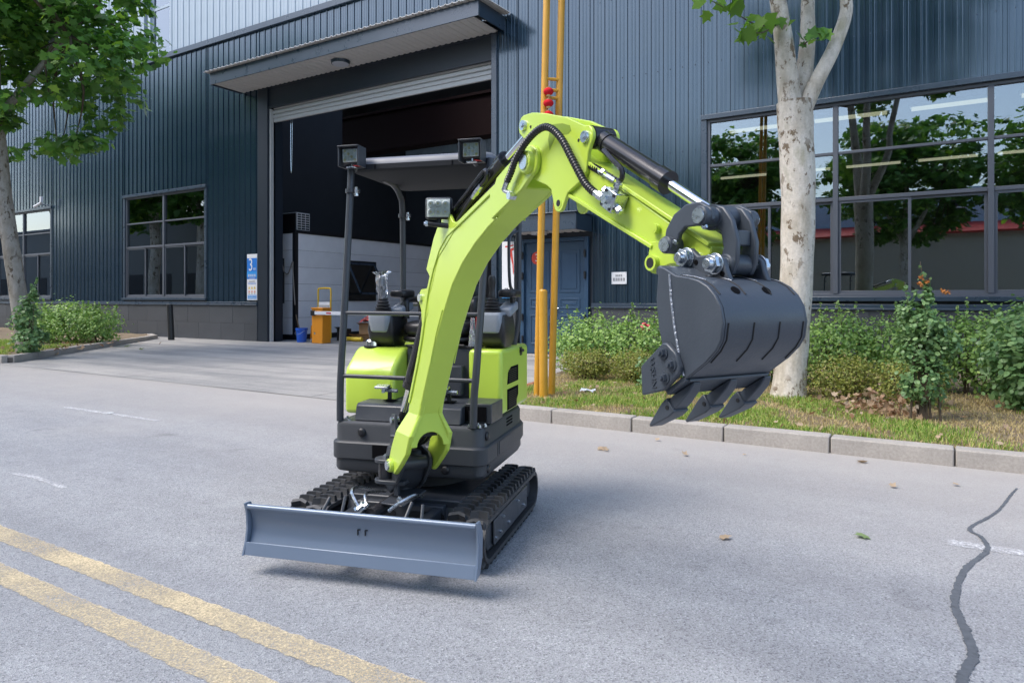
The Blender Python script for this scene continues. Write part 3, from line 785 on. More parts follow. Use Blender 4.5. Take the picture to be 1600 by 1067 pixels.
# canopy over the roller door
cn = MB(); CX0, CX1, CY = -19.15, -9.1, 13.3
cn.box(CX0, CX1, CY, CY + .03, 8.0, 8.37); cn.box(CX0, CX0 + .03, CY + .03, FY - .04, 8.0, 8.37); cn.box(CX1 - .03, CX1, CY + .03, FY - .04, 8.0, 8.37)
cn = bpart(cn, 'canopy', M['trim'], bevel=.008)
rp = MB(); pts = []
x = CX0 - .12
while x < CX1 + .12: pts += [(x, 8.375), (x + .06, 8.375), (x + .08, 8.40), (x + .12, 8.40), (x + .14, 8.375)]; x += .2
top = [(a, b + .012) for a, b in pts][::-1]
rp.prism(pts + top, lambda a, b, c: (a, c, b + .03 * (c - CY)), CY - .13, FY - .04); bpart(rp, 'roof_sheet', M['soffit'], cn)
sf = MB(); sfm = None
x = CX0 + .031; q = MB(); q.prism([(0, 0), (.035, 0), (.055, -.018), (.145, -.018), (.165, 0), (.2, 0), (.2, .02), (0, .02)], lambda a, b, c: (a, c, b), CY + .031, FY - .041); sfm = q.mesh('soffit_board')
while x + .2 < CX1 - .03:
    put('soffit_board', sfm, 'soffit', cn, Matrix.Translation((x, 0, 8.05))); x += .2
ld = MB(); ld.cyl((-14.2, 13.93, 8.03), (-14.2, 13.93, 7.95), .27, .25, 32); ld = bpart(ld, 'ceiling_lamp', M['trim'], cn)
q = MB(); q.cyl((-14.2, 13.93, 7.949), (-14.2, 13.93, 7.935), .235, .22, 32); bpart(q, 'lamp_cover', mat('milky_cover', (.5, .52, .58), .3), cn)

# blue double door with its own small canopy
dx0, dx1, dz0, dz1 = DOOR
f = MB(); f.box(dx0, dx0 + .10, FY - .05, FY + .2, 0, dz1); f.box(dx1 - .10, dx1, FY - .05, FY + .2, 0, dz1); f.box(dx0 + .1, dx1 - .1, FY - .05, FY + .2, dz1 - .09, dz1); f.box(dx0 + .1, dx1 - .1, FY - .04, FY + .2, -.01, GZ + .03)
dd = bpart(f, 'double_door', M['blue_door'], bevel=.008)
mid = (dx0 + dx1) / 2
for a, b in ((dx0 + .105, mid - .006), (mid + .006, dx1 - .105)):
    q = MB(); q.box(a, b, FY + .02, FY + .07, GZ + .035, dz1 - .095)
    for za, zb in ((.30, 1.02), (1.17, 1.42), (1.55, 2.55)):
        o1 = rrect(a + .13, b - .13, za, zb, .02, 2); i1 = rrect(a + .17, b - .17, za + .04, zb - .04, .02, 2); i2 = rrect(a + .22, b - .22, za + .09, zb - .09, .02, 2)
        q.ring(o1, i1, lambda u, v_, c: (u, c, v_), FY + .02, FY + .004)
        q.prism(i2, lambda u, v_, c: (u, c, v_), FY + .03, FY + .010)
    lf = bpart(q, 'door_leaf', M['blue_door'], dd, bevel=.006)
for xh in (dx0 + .075, dx1 - .075):
    for z in (.42, .95, 1.95, 2.45):
        q = MB(); q.cyl((xh, FY - .075, z - .09), (xh, FY - .075, z + .09), .022, n=10); q.box(xh - .03, xh + .03, FY - .07, FY - .05, z - .06, z + .06); bpart(q, 'hinge', M['black'], dd)
q = MB(); q.box(mid + .03, mid + .07, FY - .0, FY + .02, 1.0, 1.3); q.cyl((mid + .05, FY - .06, 1.18), (mid + .16, FY - .06, 1.18), .014, n=8); q.cyl((mid + .05, FY, 1.18), (mid + .05, FY - .06, 1.18), .014, n=8); bpart(q, 'door_handle', M['zinc'], dd)
st = MB(); st.box(dx0 - .1, dx1 + .1, FY - .35, FY - .06, 0, GZ + .03); bpart(st, 'door_step', M['kerb'], dd, bevel=.01)
c2 = MB(); X0, X1, Y0 = -9.05, -6.74, 13.62
c2.box(X0, X1, Y0, Y0 + .03, 2.93, 3.30); c2.box(X0, X0 + .03, Y0 + .03, FY - .04, 2.93, 3.30); c2.box(X1 - .03, X1, Y0 + .03, FY - .04, 2.93, 3.30); c2.box(X0 - .05, X1 + .05, Y0 - .06, FY - .04, 3.302, 3.33)
c2 = bpart(c2, 'door_canopy', M['trim'], bevel=.008)
x = X0 + .032
q = MB(); q.prism([(0, 0), (.035, 0), (.055, -.018), (.145, -.018), (.165, 0), (.2, 0), (.2, .02), (0, .02)], lambda a, b, c: (a, c, b), Y0 + .031, FY - .041); sfm2 = q.mesh('soffit_board')
while x + .2 < X1: put('soffit_board', sfm2, 'soffit', c2, Matrix.Translation((x, 0, 2.97))); x += .2
q = MB(); q.cyl((-7.85, 13.95, 2.955), (-7.85, 13.95, 2.88), .20, .18, 28); bpart(q, 'ceiling_lamp', mat('milky_cover_b', (.5, .5, .52), .35), c2)

# ================================================================== things on and inside the factory
def plate(name, x0, x1, z0, z1, y, m, th=.012):
    q = MB(); q.box(x0, x1, y - th, y, z0, z1)
    return q.build(name, m, bevel=.002)
def mark(parent, x0, x1, z0, z1, y, m, name='print_block'):
    q = MB(); q.add([(x0, y, z0), (x1, y, z0), (x1, y, z1), (x0, y, z1)], [(0, 1, 2, 3)]); return q.build(name, m, parent, smooth=0)
def letters(parent, s_, size, x, y, z, m, sx=1.0, rz=0, name='lettering', ext=.001):
    me = text_mesh(s_, size, ext)
    return put(name, me, m, parent, Matrix.Translation((x, y, z)) @ Matrix.Rotation(rz, 4, 'Z') @ Matrix.Rotation(R(90), 4, 'X') @ Matrix.Scale(sx, 4, (1, 0, 0)))
YS = FY - .028
sg = plate('wall_sign', -18.90, -18.41, 1.36, 2.83, YS, M['white_paint']); y_ = YS - .0125 - .002
tag(sg, 'tall blue and white number 3 wall sign beside the roller door', 'sign')
mark(sg, -18.895, -18.415, 2.03, 2.70, y_, M['sign_blue']); mark(sg, -18.895, -18.415, 2.10, 2.27, y_ - .002, M['sign_blue2'])
letters(sg, '3', .56, -18.715, y_ - .003, 2.47, 'white_paint', .8)
def glyphs(parent, n_, x0, x1, zc, h, y, m):
    """blocks of short strokes standing for small printed characters"""
    rnd = random.Random(int(abs(x0 * 100 + zc * 1000)))
    q = MB(); wd_ = (x1 - x0) / n_
    for i in range(n_):
        cx = x0 + wd_ * (i + .5); s_ = wd_ * .8
        for k in range(3):
            z = zc - h / 2 + h * (k + .5) / 3
            q.add([(cx - s_ / 2, y, z - h * .07), (cx + s_ / 2 * rnd.uniform(.6, 1), y, z - h * .07), (cx + s_ / 2 * rnd.uniform(.6, 1), y, z + h * .07), (cx - s_ / 2, y, z + h * .07)], [(0, 1, 2, 3)])
        for k in range(2):
            xx = cx - s_ / 2 + s_ * (k + rnd.uniform(.2, .8)) / 2
            q.add([(xx - s_ * .07, y - .0003, zc - h / 2), (xx + s_ * .07, y - .0003, zc - h / 2), (xx + s_ * .07, y - .0003, zc + h / 2), (xx - s_ * .07, y - .0003, zc + h / 2)], [(0, 1, 2, 3)])
    return q.build('lettering', m, parent, smooth=0)
glyphs(sg, 2, -18.585, -18.465, 2.355, .07, y_ - .003, M['white_paint'])
glyphs(sg, 4, -18.85, -18.46, 2.145, .085, y_ - .004, M['white_paint'])
glyphs(sg, 9, -18.80, -18.50, 2.055, .03, y_ - .003, M['white_paint'])
glyphs(sg, 5, -18.79, -18.51, 1.955, .04, y_ - .001, M['ink']); glyphs(sg, 6, -18.83, -18.47, 1.89, .05, y_ - .001, M['sign_blue'])
for i in range(3):
    cx = -18.79 + i * .135
    q = MB(); q.add([(cx - .05, y_ - .001, 1.715), (cx + .05, y_ - .001, 1.715), (cx, y_ - .001, 1.81)], [(0, 1, 2)]); q.build('warning_triangle', M['sign_yellow'], sg, smooth=0)
    q = MB(); q.cyl((cx, y_, 1.63), (cx, y_ - .002, 1.63), .04, n=16); q.build('warning_disc', mat('pale_red_ring', (.7, .35, .28), .5), sg, smooth=0)
    glyphs(sg, 2, cx - .04, cx + .04, 1.568, .03, y_ - .001, M['ink'])
mark(sg, -18.865, -18.435, 1.395, 1.525, y_, M['sign_blue2']); glyphs(sg, 8, -18.84, -18.46, 1.49, .035, y_ - .002, M['white_paint']); glyphs(sg, 8, -18.84, -18.46, 1.43, .035, y_ - .002, M['white_paint'])

ps = plate('wall_poster', -9.19, -8.84, 1.42, 2.81, YS, M['white_paint'])
tag(ps, 'white poster with red brush strokes and a blue foot strip beside the blue door', 'poster')
mark(ps, -9.19, -8.84, 1.42, 1.475, y_, M['sign_blue2'])
q = MB(); q.prism([(-8.97, 2.62), (-8.845, 2.66), (-8.845, 2.60), (-8.90, 2.575), (-8.855, 2.30), (-8.845, 2.05), (-8.86, 1.98), (-8.89, 2.25), (-8.93, 2.40), (-8.96, 2.55)], lambda a, b, c: (a, c, b), y_, y_ - .001); q.build('brush_stroke', M['ink_red'], ps, smooth=0)
q = MB(); q.prism([(-9.10, 2.70), (-8.85, 2.73), (-8.85, 2.70), (-9.09, 2.665)], lambda a, b, c: (a, c, b), y_, y_ - .001); q.build('brush_stroke', M['ink_red'], ps, smooth=0)
glyphs(ps, 2, -9.12, -9.0, 1.62, .1, y_, M['ink']); glyphs(ps, 2, -9.12, -9.0, 1.53, .05, y_, M['ink_red'])
pl = plate('name_plate', -6.26, -5.90, 1.73, 2.0, YS, M['white_paint'])
tag(pl, 'small white rectangular notice plate on the ribbed wall right of the blue door', 'plate')
glyphs(pl, 4, -6.17, -6.0, 1.92, .045, y_, M['ink']); glyphs(pl, 5, -6.23, -5.93, 1.835, .07, y_, M['ink'])
for cx, cz in ((-6.24, 1.98), (-5.92, 1.98), (-6.24, 1.75), (-5.92, 1.75)):
    q = MB(); q.cyl((cx, YS - .012, cz), (cx, YS - .017, cz), .007, n=8); q.build('screw', M['zinc'], pl)
dsk = MB(); dsk.cyl((-8.21, FY + .003, 2.38), (-8.21, FY - .004, 2.38), .155, n=28); dsk = dsk.build('number_disc', M['ink_red'])
tag(dsk, 'round red number 3 disc on the left leaf of the blue door', 'sign')
letters(dsk, '3', .26, -8.21, FY - .0065, 2.38, 'white_paint', .95)
q = MB(); q.add([(-18.62, FY - .040, 5.42), (-18.55, FY - .040, 5.46), (-18.53, FY - .040, 5.60), (-18.58, FY - .040, 5.52)], [(0, 1, 2, 3)])
cmr = MB(); cmr.box(-31.62, -31.52, FY - .40, FY - .30, 5.36, 5.62); cmr = cmr.build('wall_camera', M['white_paint'], bevel=.01)
tag(cmr, 'small white security camera above the far left window', 'camera')
q = MB(); q.cyl((-31.6, FY - .35, 5.36), (-31.95, FY - .45, 5.22), .06, .05, 12); q.build('camera_body', M['white_paint'], cmr)
q = MB(); q.cyl((-31.57, FY - .34, 5.3), (-31.57, FY - .03, 5.3), .02, n=8); q.build('bracket', M['zinc'], cmr)

# things in the hall
cab = tag(empty('site_cabin', (-20, 18, GZ)), 'white boarded cabin with black corner posts standing inside the hall', 'cabin')
CI = Matrix.Translation((20, -18, -GZ)); cx1, cy0, cy1 = -18.04, 15.67, 24.5
q = MB(); q.box(-21.5, cx1 - .03, cy0 + .03, cy1, 0, 3.5); q.build('cabin_body', M['black'], cab, CI)
for k in range(6):
    z0, z1 = .22 + k * .56, .22 + k * .56 + .552
    q = MB(); q.box(cx1 - .028, cx1, cy0 + .12, cy1, z0, z1); q.build('wall_board', M['white_board'], cab, CI, bevel=.006)
    q = MB(); q.box(-21.5, cx1 - .12, cy0, cy0 + .028, z0, z1); q.build('wall_board', M['white_board'], cab, CI, bevel=.006)
q = MB(); q.box(cx1 - .12, cx1 + .01, cy0 - .01, cy0 + .12, 0, 3.58); q.build('corner_post', M['black'], cab, CI)
q = MB(); q.box(-21.6, cx1 + .03, cy0 - .03, cy1, 3.58, 3.68); q.build('roof_trim', M['black'], cab, CI)
q = MB(); q.box(-21.5, cx1 + .012, cy0 - .012, cy1, 0, .2); q.build('base_trim', M['black'], cab, CI)
q = MB(); q.box(cx1 + .002, cx1 + .03, 17.9, 19.5, 1.32, 2.78); cw = q.build('window', M['black'], cab, CI)
q = MB(); q.box(cx1 + .031, cx1 + .034, 17.97, 19.43, 1.40, 2.70); q.build('pane', M['glass'], cw, smooth=0)
q = MB()
for a, b in (((0, 0), (0, 1.46)), ((1.35, 0), (1.35, 1.46))): q.box(0, .04, 17.97 + a[0], 17.97 + a[0] + .06, 0, 1.3)
q.box(0, .04, 17.97, 19.38, 0, .06); q.box(0, .04, 17.97, 19.38, 1.25, 1.31)
q.build('sash', M['trim'], cw, Matrix.Translation((cx1 + .05, 0, 2.68)) @ Matrix.Rotation(R(-30), 4, 'Y') @ Matrix.Translation((0, 0, -1.3)))
q = MB(); q.box(-18.75, -18.55, cy0 - .06, cy0 - .01, 1.25, 2.75); q.build('meter_panel', M['black'], cab, CI)
cb = MB(); cb.tube(smoothpath([(-18.6, cy0 - .05, 2.6), (-18.5, cy0 - .06, 2.3), (-18.3, cy0 - .06, 2.25), (-18.1, cy0 - .06, 2.62), (-18.08, cy0 - .06, 2.3), (-17.98, cy0 - .06, 1.2)], 6), .02, 6)
tag(cb.build('cable', mat('grey_cable', (.28, .25, .22), .7)), 'loose grey cable looped on the front of the white cabin', 'cable')
ac = tag(empty('air_conditioner', (-18.9, 16.4, 3.68)), 'outdoor air conditioner unit on top of the white cabin', 'air conditioner')
q = MB(); q.box(-.42, .42, -.3, .3, .03, .66); q.build('casing', mat('ac_casing', (.25, .26, .26), .6), ac, bevel=.015)
q = MB(); q.box(-.4, .4, -.304, -.3, .06, .62); q.build('fan_grille', M['black'], ac)
for k in range(7):
    for j in range(3):
        q = MB(); q.box(.421, .426, -.25 + j * .18, -.10 + j * .18, .08 + k * .08, .135 + k * .08); q.build('vent_slot', M['black'], ac)
q = MB(); q.box(.42, .4205, -.28, .28, .05, .64); q.build('side_panel', M['white_paint'], ac)

bar = tag(empty('barrier_gate', (-16.05, 14.95, GZ)), 'orange boom barrier with red and white arm in the hall doorway', 'barrier')
q = MB(); q.box(-.23, .23, -.17, .17, 0, 1.04); q.build('cabinet', M['orange'], bar, bevel=.012)
q = MB(); q.box(-.25, .25, -.19, .19, 1.04, 1.085); q.build('cabinet_lid', M['orange'], bar, bevel=.01)
q = MB(); q.cyl((-.10, -.171, .30), (-.10, -.178, .30), .035, n=14); q.build('lock', M['zinc'], bar)
q = MB(); q.box(-.22, -.05, -.235, -.19, .84, 1.0); q.build('arm_clamp', M['black'], bar, bevel=.01)
q = MB(); q.box(-.10, 5.3, -.225, -.2, .87, .975); arm_ = q.build('barrier_arm', M['white_paint'], bar, bevel=.004)
for k in range(6):
    q = MB(); q.box(.45 + k * .82, .65 + k * .82, -.228, -.197, .90, .945); q.build('red_band', M['red_paint'], arm_)
bkt = MB(); bkt.loft([[(r_ * math.cos(2 * math.pi * i / 24), r_ * math.sin(2 * math.pi * i / 24), z) for i in range(24)] for z, r_ in ((0, .145), (.36, .172), (.37, .19), (.44, .19), (.44, .172), (.05, .135))], True)
bkt = bkt.build('pail', M['bucket_blue'], None, Matrix.Translation((-16.95, 14.98, GZ)))
tag(bkt, 'blue plastic pail standing at the foot of the cabin corner', 'pail')
q = MB(); q.tube(smoothpath([(-.18, -.05, .36), (-.1, -.19, .26), (.1, -.19, .26), (.18, -.05, .36)], 5), .006, 6); q.build('handle', M['zinc'], bkt)
q = MB(); q.cyl((-.02, .02, .1), (-.32, .05, .85), .016, n=8); tag(q.build('broom_stick', M['twig'], None, Matrix.Translation((-16.95, 14.98, GZ))), 'dark stick leaning out of the blue pail', 'stick')
ct = tag(empty('platform_trolley', (-16.55, 15.55, GZ)), 'yellow framed trolley parked upright behind the orange barrier', 'trolley')
q = MB(); q.tube(smoothpath([(-.28, 0, .1), (-.28, 0, 1.2), (-.28, 0, 1.62), (-.2, 0, 1.68), (.2, 0, 1.68), (.28, 0, 1.62), (.28, 0, 1.2), (.28, 0, .1)], 4), .026, 8); q.build('handle_frame', mat('trolley_yellow', (.70, .45, .02), .4), ct)
q = MB(); q.box(-.24, .24, -.02, .02, .1, 1.25); pb = q.build('back_panel', M['white_board'], ct)
for k in range(10): q = MB(); q.box(-.22, .22, -.03, -.02, .2 + k * .1, .26 + k * .1); q.build('slat', M['shutter'], pb)
for sx in (-.24, .24): q = MB(); q.cyl((sx - .02, -.1, .1), (sx + .02, -.1, .1), .1, n=16); q.build('wheel', M['rubber'], ct)
q = MB(); q.cyl((-17.05, 15.45, GZ), (-17.0, 15.5, 1.05), .02, n=8); q.build('pole', M['white_paint']); bpy.data.objects['pole'].name = 'mop'
mp = bpy.data.objects['mop']; tag(mp, 'white and orange mop handle leaning beside the yellow trolley', 'mop')
q = MB(); q.cyl((-17.008, 15.492, .88), (-16.998, 15.502, 1.09), .035, n=8); q.build('grip', M['orange'], mp)
q = MB(); q.cyl((-17.045, 15.455, .15), (-17.03, 15.47, .55), .03, n=8); q.build('sleeve', M['orange'], mp)
BXO = -1.15
boxes = [(-15.3, 16.3, 0, .35, .3, .38, 8, 'dark carton standing right behind the orange barrier', 'black'), (-14.55, 16.5, 0, .8, .4, .16, 4, 'flat open carton at the front of the carton heap', 'cardboard'),
         (-14.3, 16.9, .16, .5, .4, .34, -12, 'tall carton topmost on the carton heap', 'cardboard'), (-13.8, 16.6, 0, .55, .4, .26, 20, 'carton at the right end of the carton heap', 'cardboard'), (-14.9, 17.0, 0, .45, .4, .5, 5, 'carton standing at the back of the carton heap', 'cardboard')]
for bx_, by_, bz_, sx, sy, sz, rz, lab, mm in boxes:
    q = MB(); q.box(-sx / 2, sx / 2, -sy / 2, sy / 2, 0, sz)
    o = q.build('carton', M[mm], None, Matrix.Translation((bx_ + BXO, by_, GZ + bz_)) @ Matrix.Rotation(R(rz), 4, 'Z'), bevel=.006)
    tag(o, lab, 'carton', 'cartons heaped in the hall')
    q = MB(); q.add([(-sx / 2, -sy / 2, sz), (sx / 2, -sy / 2, sz), (sx / 2, -sy / 2 - .15, sz + .08), (-sx / 2, -sy / 2 - .15, sz + .06)], [(0, 1, 2, 3)]); q.build('flap', M[mm], o, smooth=0)
rg = MB(); rnd = random.Random(4)
rv = [(-.35 + .14 * i, -.2 + .13 * j, .1 + .22 * math.exp(-((i - 2.5) ** 2 + (j - 1.5) ** 2) / 4) + rnd.uniform(-.06, .06)) for j in range(4) for i in range(6)]
rg.add(rv, [(j * 6 + i, j * 6 + i + 1, (j + 1) * 6 + i + 1, (j + 1) * 6 + i) for j in range(3) for i in range(5)])
tag(rg.build('plastic_bag', mat('red_white_bag', (.55, .10, .09), .4, var=.8, vscale=6), None, Matrix.Translation((-15.9, 16.95, .52)), smooth=0), 'crumpled red and white bag lying on the carton heap', 'bag')
for i, (xx, yy, lab) in enumerate(((-16.1, 16.1, 'yellow roll lying leftmost before the carton heap'), (-15.65, 16.05, 'yellow roll lying right of its twin before the carton heap'))):
    q = MB(); q.cyl((xx - .18, yy, GZ + .07), (xx + .18, yy + .05, GZ + .07), .07, n=14); tag(q.build('tape_roll', M['sign_yellow']), lab, 'roll', 'yellow rolls by the cartons')
# workshop behind the right window
for r_, yy in enumerate((17.0, 23.4)):
    for k in range(7):
        xx = -6.2 + k * 1.9
        o = MB(); o.box(xx, xx + 1.5, yy - .09, yy + .09, 5.46, 5.52); o = o.build('strip_light', M['white_paint'])
        tag(o, '%s lit ceiling strip light from the left in the %s row behind the right window' % (('first', 'second', 'third', 'fourth', 'fifth', 'sixth', 'seventh')[k], ('nearer', 'farther')[r_]), 'lamp', 'strip lights in the workshop')
        q = MB(); q.box(xx + .03, xx + 1.47, yy - .06, yy + .06, 5.40, 5.46); q.build('tube', M['lamp_tube'], o)
for k, (xx, lab) in enumerate(((-3.4, 'left workbench behind the large right window'), (-.4, 'middle workbench behind the large right window'), (2.4, 'right workbench behind the large right window'))):
    o = tag(empty('workbench', (xx, 17.2, .05)), lab, 'workbench', 'workbenches behind the window')
    q = MB(); q.box(-1.2, 1.2, -.4, .4, 1.38, 1.46); q.build('bench_top', M['pod_grey'], o)
    for sx in (-1.1, 1.1):
        for sy in (-.34, .34): q = MB(); q.box(sx - .04, sx + .04, sy - .04, sy + .04, 0, 1.38); q.build('leg', M['pod_grey'], o)
    q = MB(); q.box(-1.1, 1.1, .3, .36, 1.12, 1.3); q.build('apron_board', M['pod_grey'], o)
for xx, yy, s_, lab, mm in ((-1.0, 17.1, .34, 'left small carton on the middle workbench behind the window', 'cardboard'), (-.55, 17.1, .40, 'right small carton on the middle workbench behind the window', 'cardboard')):
    q = MB(); q.box(-s_ / 2, s_ / 2, -s_ / 2, s_ / 2, 0, s_ * .62); tag(q.build('carton', M[mm], None, Matrix.Translation((xx, yy, 1.512)), bevel=.005), lab, 'carton')

# ================================================================== EXCAVATOR
EX = empty('compact_excavator', (-2.408, 2.454, 0), YAW - R(15))
tag(EX, 'lime green and dark grey compact tracked excavator with raised bucket on the road', 'excavator')
EXM = Matrix.Translation((-2.408, 2.454, 0)) @ Matrix.Rotation(YAW - R(15), 4, 'Z')
BMW = Matrix.Translation((-2.389, 2.8746, 0)) @ Matrix.Rotation(YAW - R(60), 4, 'Z')   # boom plane: s outwards, w sideways, z up
BM = EXM.inverted() @ BMW
def ep(mb, name, m, parent=None, **kw):      # part in machine coordinates (x across, y backwards)
    return mb.build(name, M[m], parent or EX, None, **kw)
def bp_(mb, name, m, parent=None, **kw):     # part in boom-plane coordinates
    if parent is None: return mb.build(name, M[m], EX, BM, **kw)
    return mb.build(name, M[m], parent, None, **kw)
def SW(w0, w1):
    return lambda a, b, c: (a, c, b)
def bolt(mb, p, d, r=.012, h=.010):
    p = Vector(p); d = Vector(d).normalized(); mb.cyl(p, p + d * h, r, r * .95, 6); mb.cyl(p + d * h, p + d * (h + .006), r * .55, r * .5, 10); return mb

# ---- dozer blade
cur = [(0.0, .105), (.028, .145), (.047, .185), (.057, .225), (.056, .265), (.044, .305), (.016, .345)]
bl = MB(); th = .016
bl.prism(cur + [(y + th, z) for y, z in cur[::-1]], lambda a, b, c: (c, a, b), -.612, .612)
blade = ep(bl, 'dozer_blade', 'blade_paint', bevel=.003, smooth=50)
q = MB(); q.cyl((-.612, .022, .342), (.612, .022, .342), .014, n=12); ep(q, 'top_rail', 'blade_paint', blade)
q = MB(); q.box(-.615, .615, -.012, .006, .103, .165); 
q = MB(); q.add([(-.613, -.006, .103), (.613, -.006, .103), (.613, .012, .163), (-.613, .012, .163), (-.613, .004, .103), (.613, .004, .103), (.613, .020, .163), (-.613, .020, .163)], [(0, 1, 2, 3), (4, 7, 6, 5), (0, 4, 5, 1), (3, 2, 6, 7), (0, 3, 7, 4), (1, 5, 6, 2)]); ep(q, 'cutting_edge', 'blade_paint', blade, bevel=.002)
for sx in (-1, 1):
    pol = [(-.012, .10), (.045, .11), (.085, .18), (.09, .30), (.05, .36), (.004, .362), (.02, .31), (.026, .23), (.012, .16)]
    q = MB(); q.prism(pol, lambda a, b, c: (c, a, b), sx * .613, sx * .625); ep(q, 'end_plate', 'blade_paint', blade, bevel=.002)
for xx in (-.01, .03):
    q = MB(); q.box(xx, xx + .003, .048, .056, .238, .265); q.box(xx, xx + .014, .048, .0562, .263, .266); ep(q, 'weld_mark', 'cav', blade)
# ---- undercarriage
fr = MB()
fr.box(-.345, .345, .58, 1.30, .08, .28); fr.box(-.26, .26, .52, .58, .10, .26)
fr.add([(-.345, .50, .08), (.345, .50, .08), (.345, .60, .28), (-.345, .60, .28), (-.345, .60, .08), (.345, .60, .08)], [(0, 1, 2, 3), (0, 3, 4), (1, 5, 2), (0, 4, 5, 1), (3, 2, 5, 4)])
frame = ep(fr, 'undercarriage_frame', 'grey_paint', bevel=.008)
for xa, xb in ((-.2, -.02), (.06, .27)):
    q = MB(); q.add([(xa, .445, .185), (xb, .445, .185), (xb, .475, .235), (xa, .475, .235)], [(0, 1, 2, 3)])
    q = MB(); q.prism(rrect(xa, xb, .17, .225, .02, 3), lambda a, b, c: (a, c, b), .515, .519); ep(q, 'frame_slot', 'cav', frame)
q = MB(); q.cyl((0, .98, .30), (0, .98, .385), .24, n=40); ep(q, 'slew_ring', 'cav', frame)
for sx in (-1, 1):
    q = MB(); q.add([(sx * .22 + d_, y, z) for y, z0, z1 in ((.082, .15, .24), (.55, .13, .25)) for z in (z0, z1) for d_ in (-.03, .03)], [(0, 1, 3, 2), (4, 6, 7, 5), (0, 4, 5, 1), (2, 3, 7, 6), (0, 2, 6, 4), (1, 5, 7, 3)])
    ep(q, 'blade_arm', 'grey_paint', frame, bevel=.006)
    for k, (dx, dy) in enumerate(((.07, .13), (-.05, .16))):
        q = MB(); q.tube([(sx * .22 + dx * sx, dy, .24), (sx * .22 + dx * sx * .6, dy + .10, .355)], .009, 8); ep(q, 'stay_rod', 'grey_paint', frame)
q = MB(); q.cyl((.03, .60, .315), (-.03, .27, .275), .036, n=20); q.cyl((-.03, .27, .275), (-.035, .245, .272), .041, n=20); bc = ep(q, 'blade_cylinder', 'cyl', frame)
q = MB(); q.cyl((-.035, .245, .272), (-.062, .09, .252), .018, n=14); ep(q, 'rod', 'chrome', frame)
for k in range(6):
    q = MB(); a = Vector((-.075 + random.uniform(-.05, .05), .235 + random.uniform(-.04, .04), .30 + random.uniform(-.015, .02))); q.cyl(a, a + Vector((random.uniform(-.03, .03), random.uniform(-.03, .03), .02)), .012, n=6); ep(q, 'hose_fitting', 'zinc', frame)
for pts in ([(-.09, .22, .315), (-.16, .28, .37), (-.19, .38, .375), (-.14, .48, .34)], [(.06, .26, .30), (.12, .27, .345), (.17, .33, .37), (.18, .42, .34)], [(-.06, .25, .31), (-.11, .33, .35), (-.13, .42, .34), (-.07, .5, .33)]):
    q = MB(); q.tube(smoothpath(pts, 6), .0095, 8); ep(q, 'steel_pipe', 'zinc', frame)
q = MB(); q.add([(-.01, .31, .315), (.13, .28, .315), (.17, .50, .345), (.02, .52, .345), (-.01, .31, .325), (.13, .28, .325), (.17, .50, .355), (.02, .52, .355)], [(0, 3, 2, 1), (4, 5, 6, 7), (0, 1, 5, 4), (1, 2, 6, 5), (2, 3, 7, 6), (3, 0, 4, 7)]); ep(q, 'guard_plate', 'grey_paint', frame, bevel=.003)
q = MB(); bolt(q, (.075, .36, .33), (0, 0, 1), .016, .014); ep(q, 'bolt', 'zinc', frame)

# ---- tracks
TR, TZ, TY0, TY1 = .114, .149, .395, 1.385
def tpath(d, r):
    """point and angle on the track loop at arc length d, loop radius r"""
    L = TY1 - TY0; per = 2 * L + 2 * math.pi * TR; d %= per
    if d < L: return (TY0 + d, TZ + r, 0.0)
    d -= L
    if d < math.pi * TR:
        a = d / TR; return (TY1 + r * math.sin(a), TZ + r * math.cos(a), -a)
    d -= math.pi * TR
    if d < L: return (TY1 - d, TZ - r, -math.pi)
    d -= L; a = d / TR
    return (TY0 - r * math.sin(a), TZ - r * math.cos(a), -math.pi - a)
PER = 2 * (TY1 - TY0) + 2 * math.pi * TR
NL = 38
lug = MB()
for sgn, off in ((1, 0.0), (-1, .5 * PER / NL)):
    base = [(-.024, .004), (.010, .004), (.027, .048), (.012, .104), (-.022, .104), (-.006, .048)]
    tp = [(-.015, .008), (.004, .008), (.020, .048), (.006, .098), (-.014, .098), (.001, .048)]
    r0 = [(sgn * v, u + off, 0) for u, v in base]; r1 = [(sgn * v, u + off, .034) for u, v in tp]
    lug.loft([r0, r1])
lugm = lug.mesh('track_lug', 20)
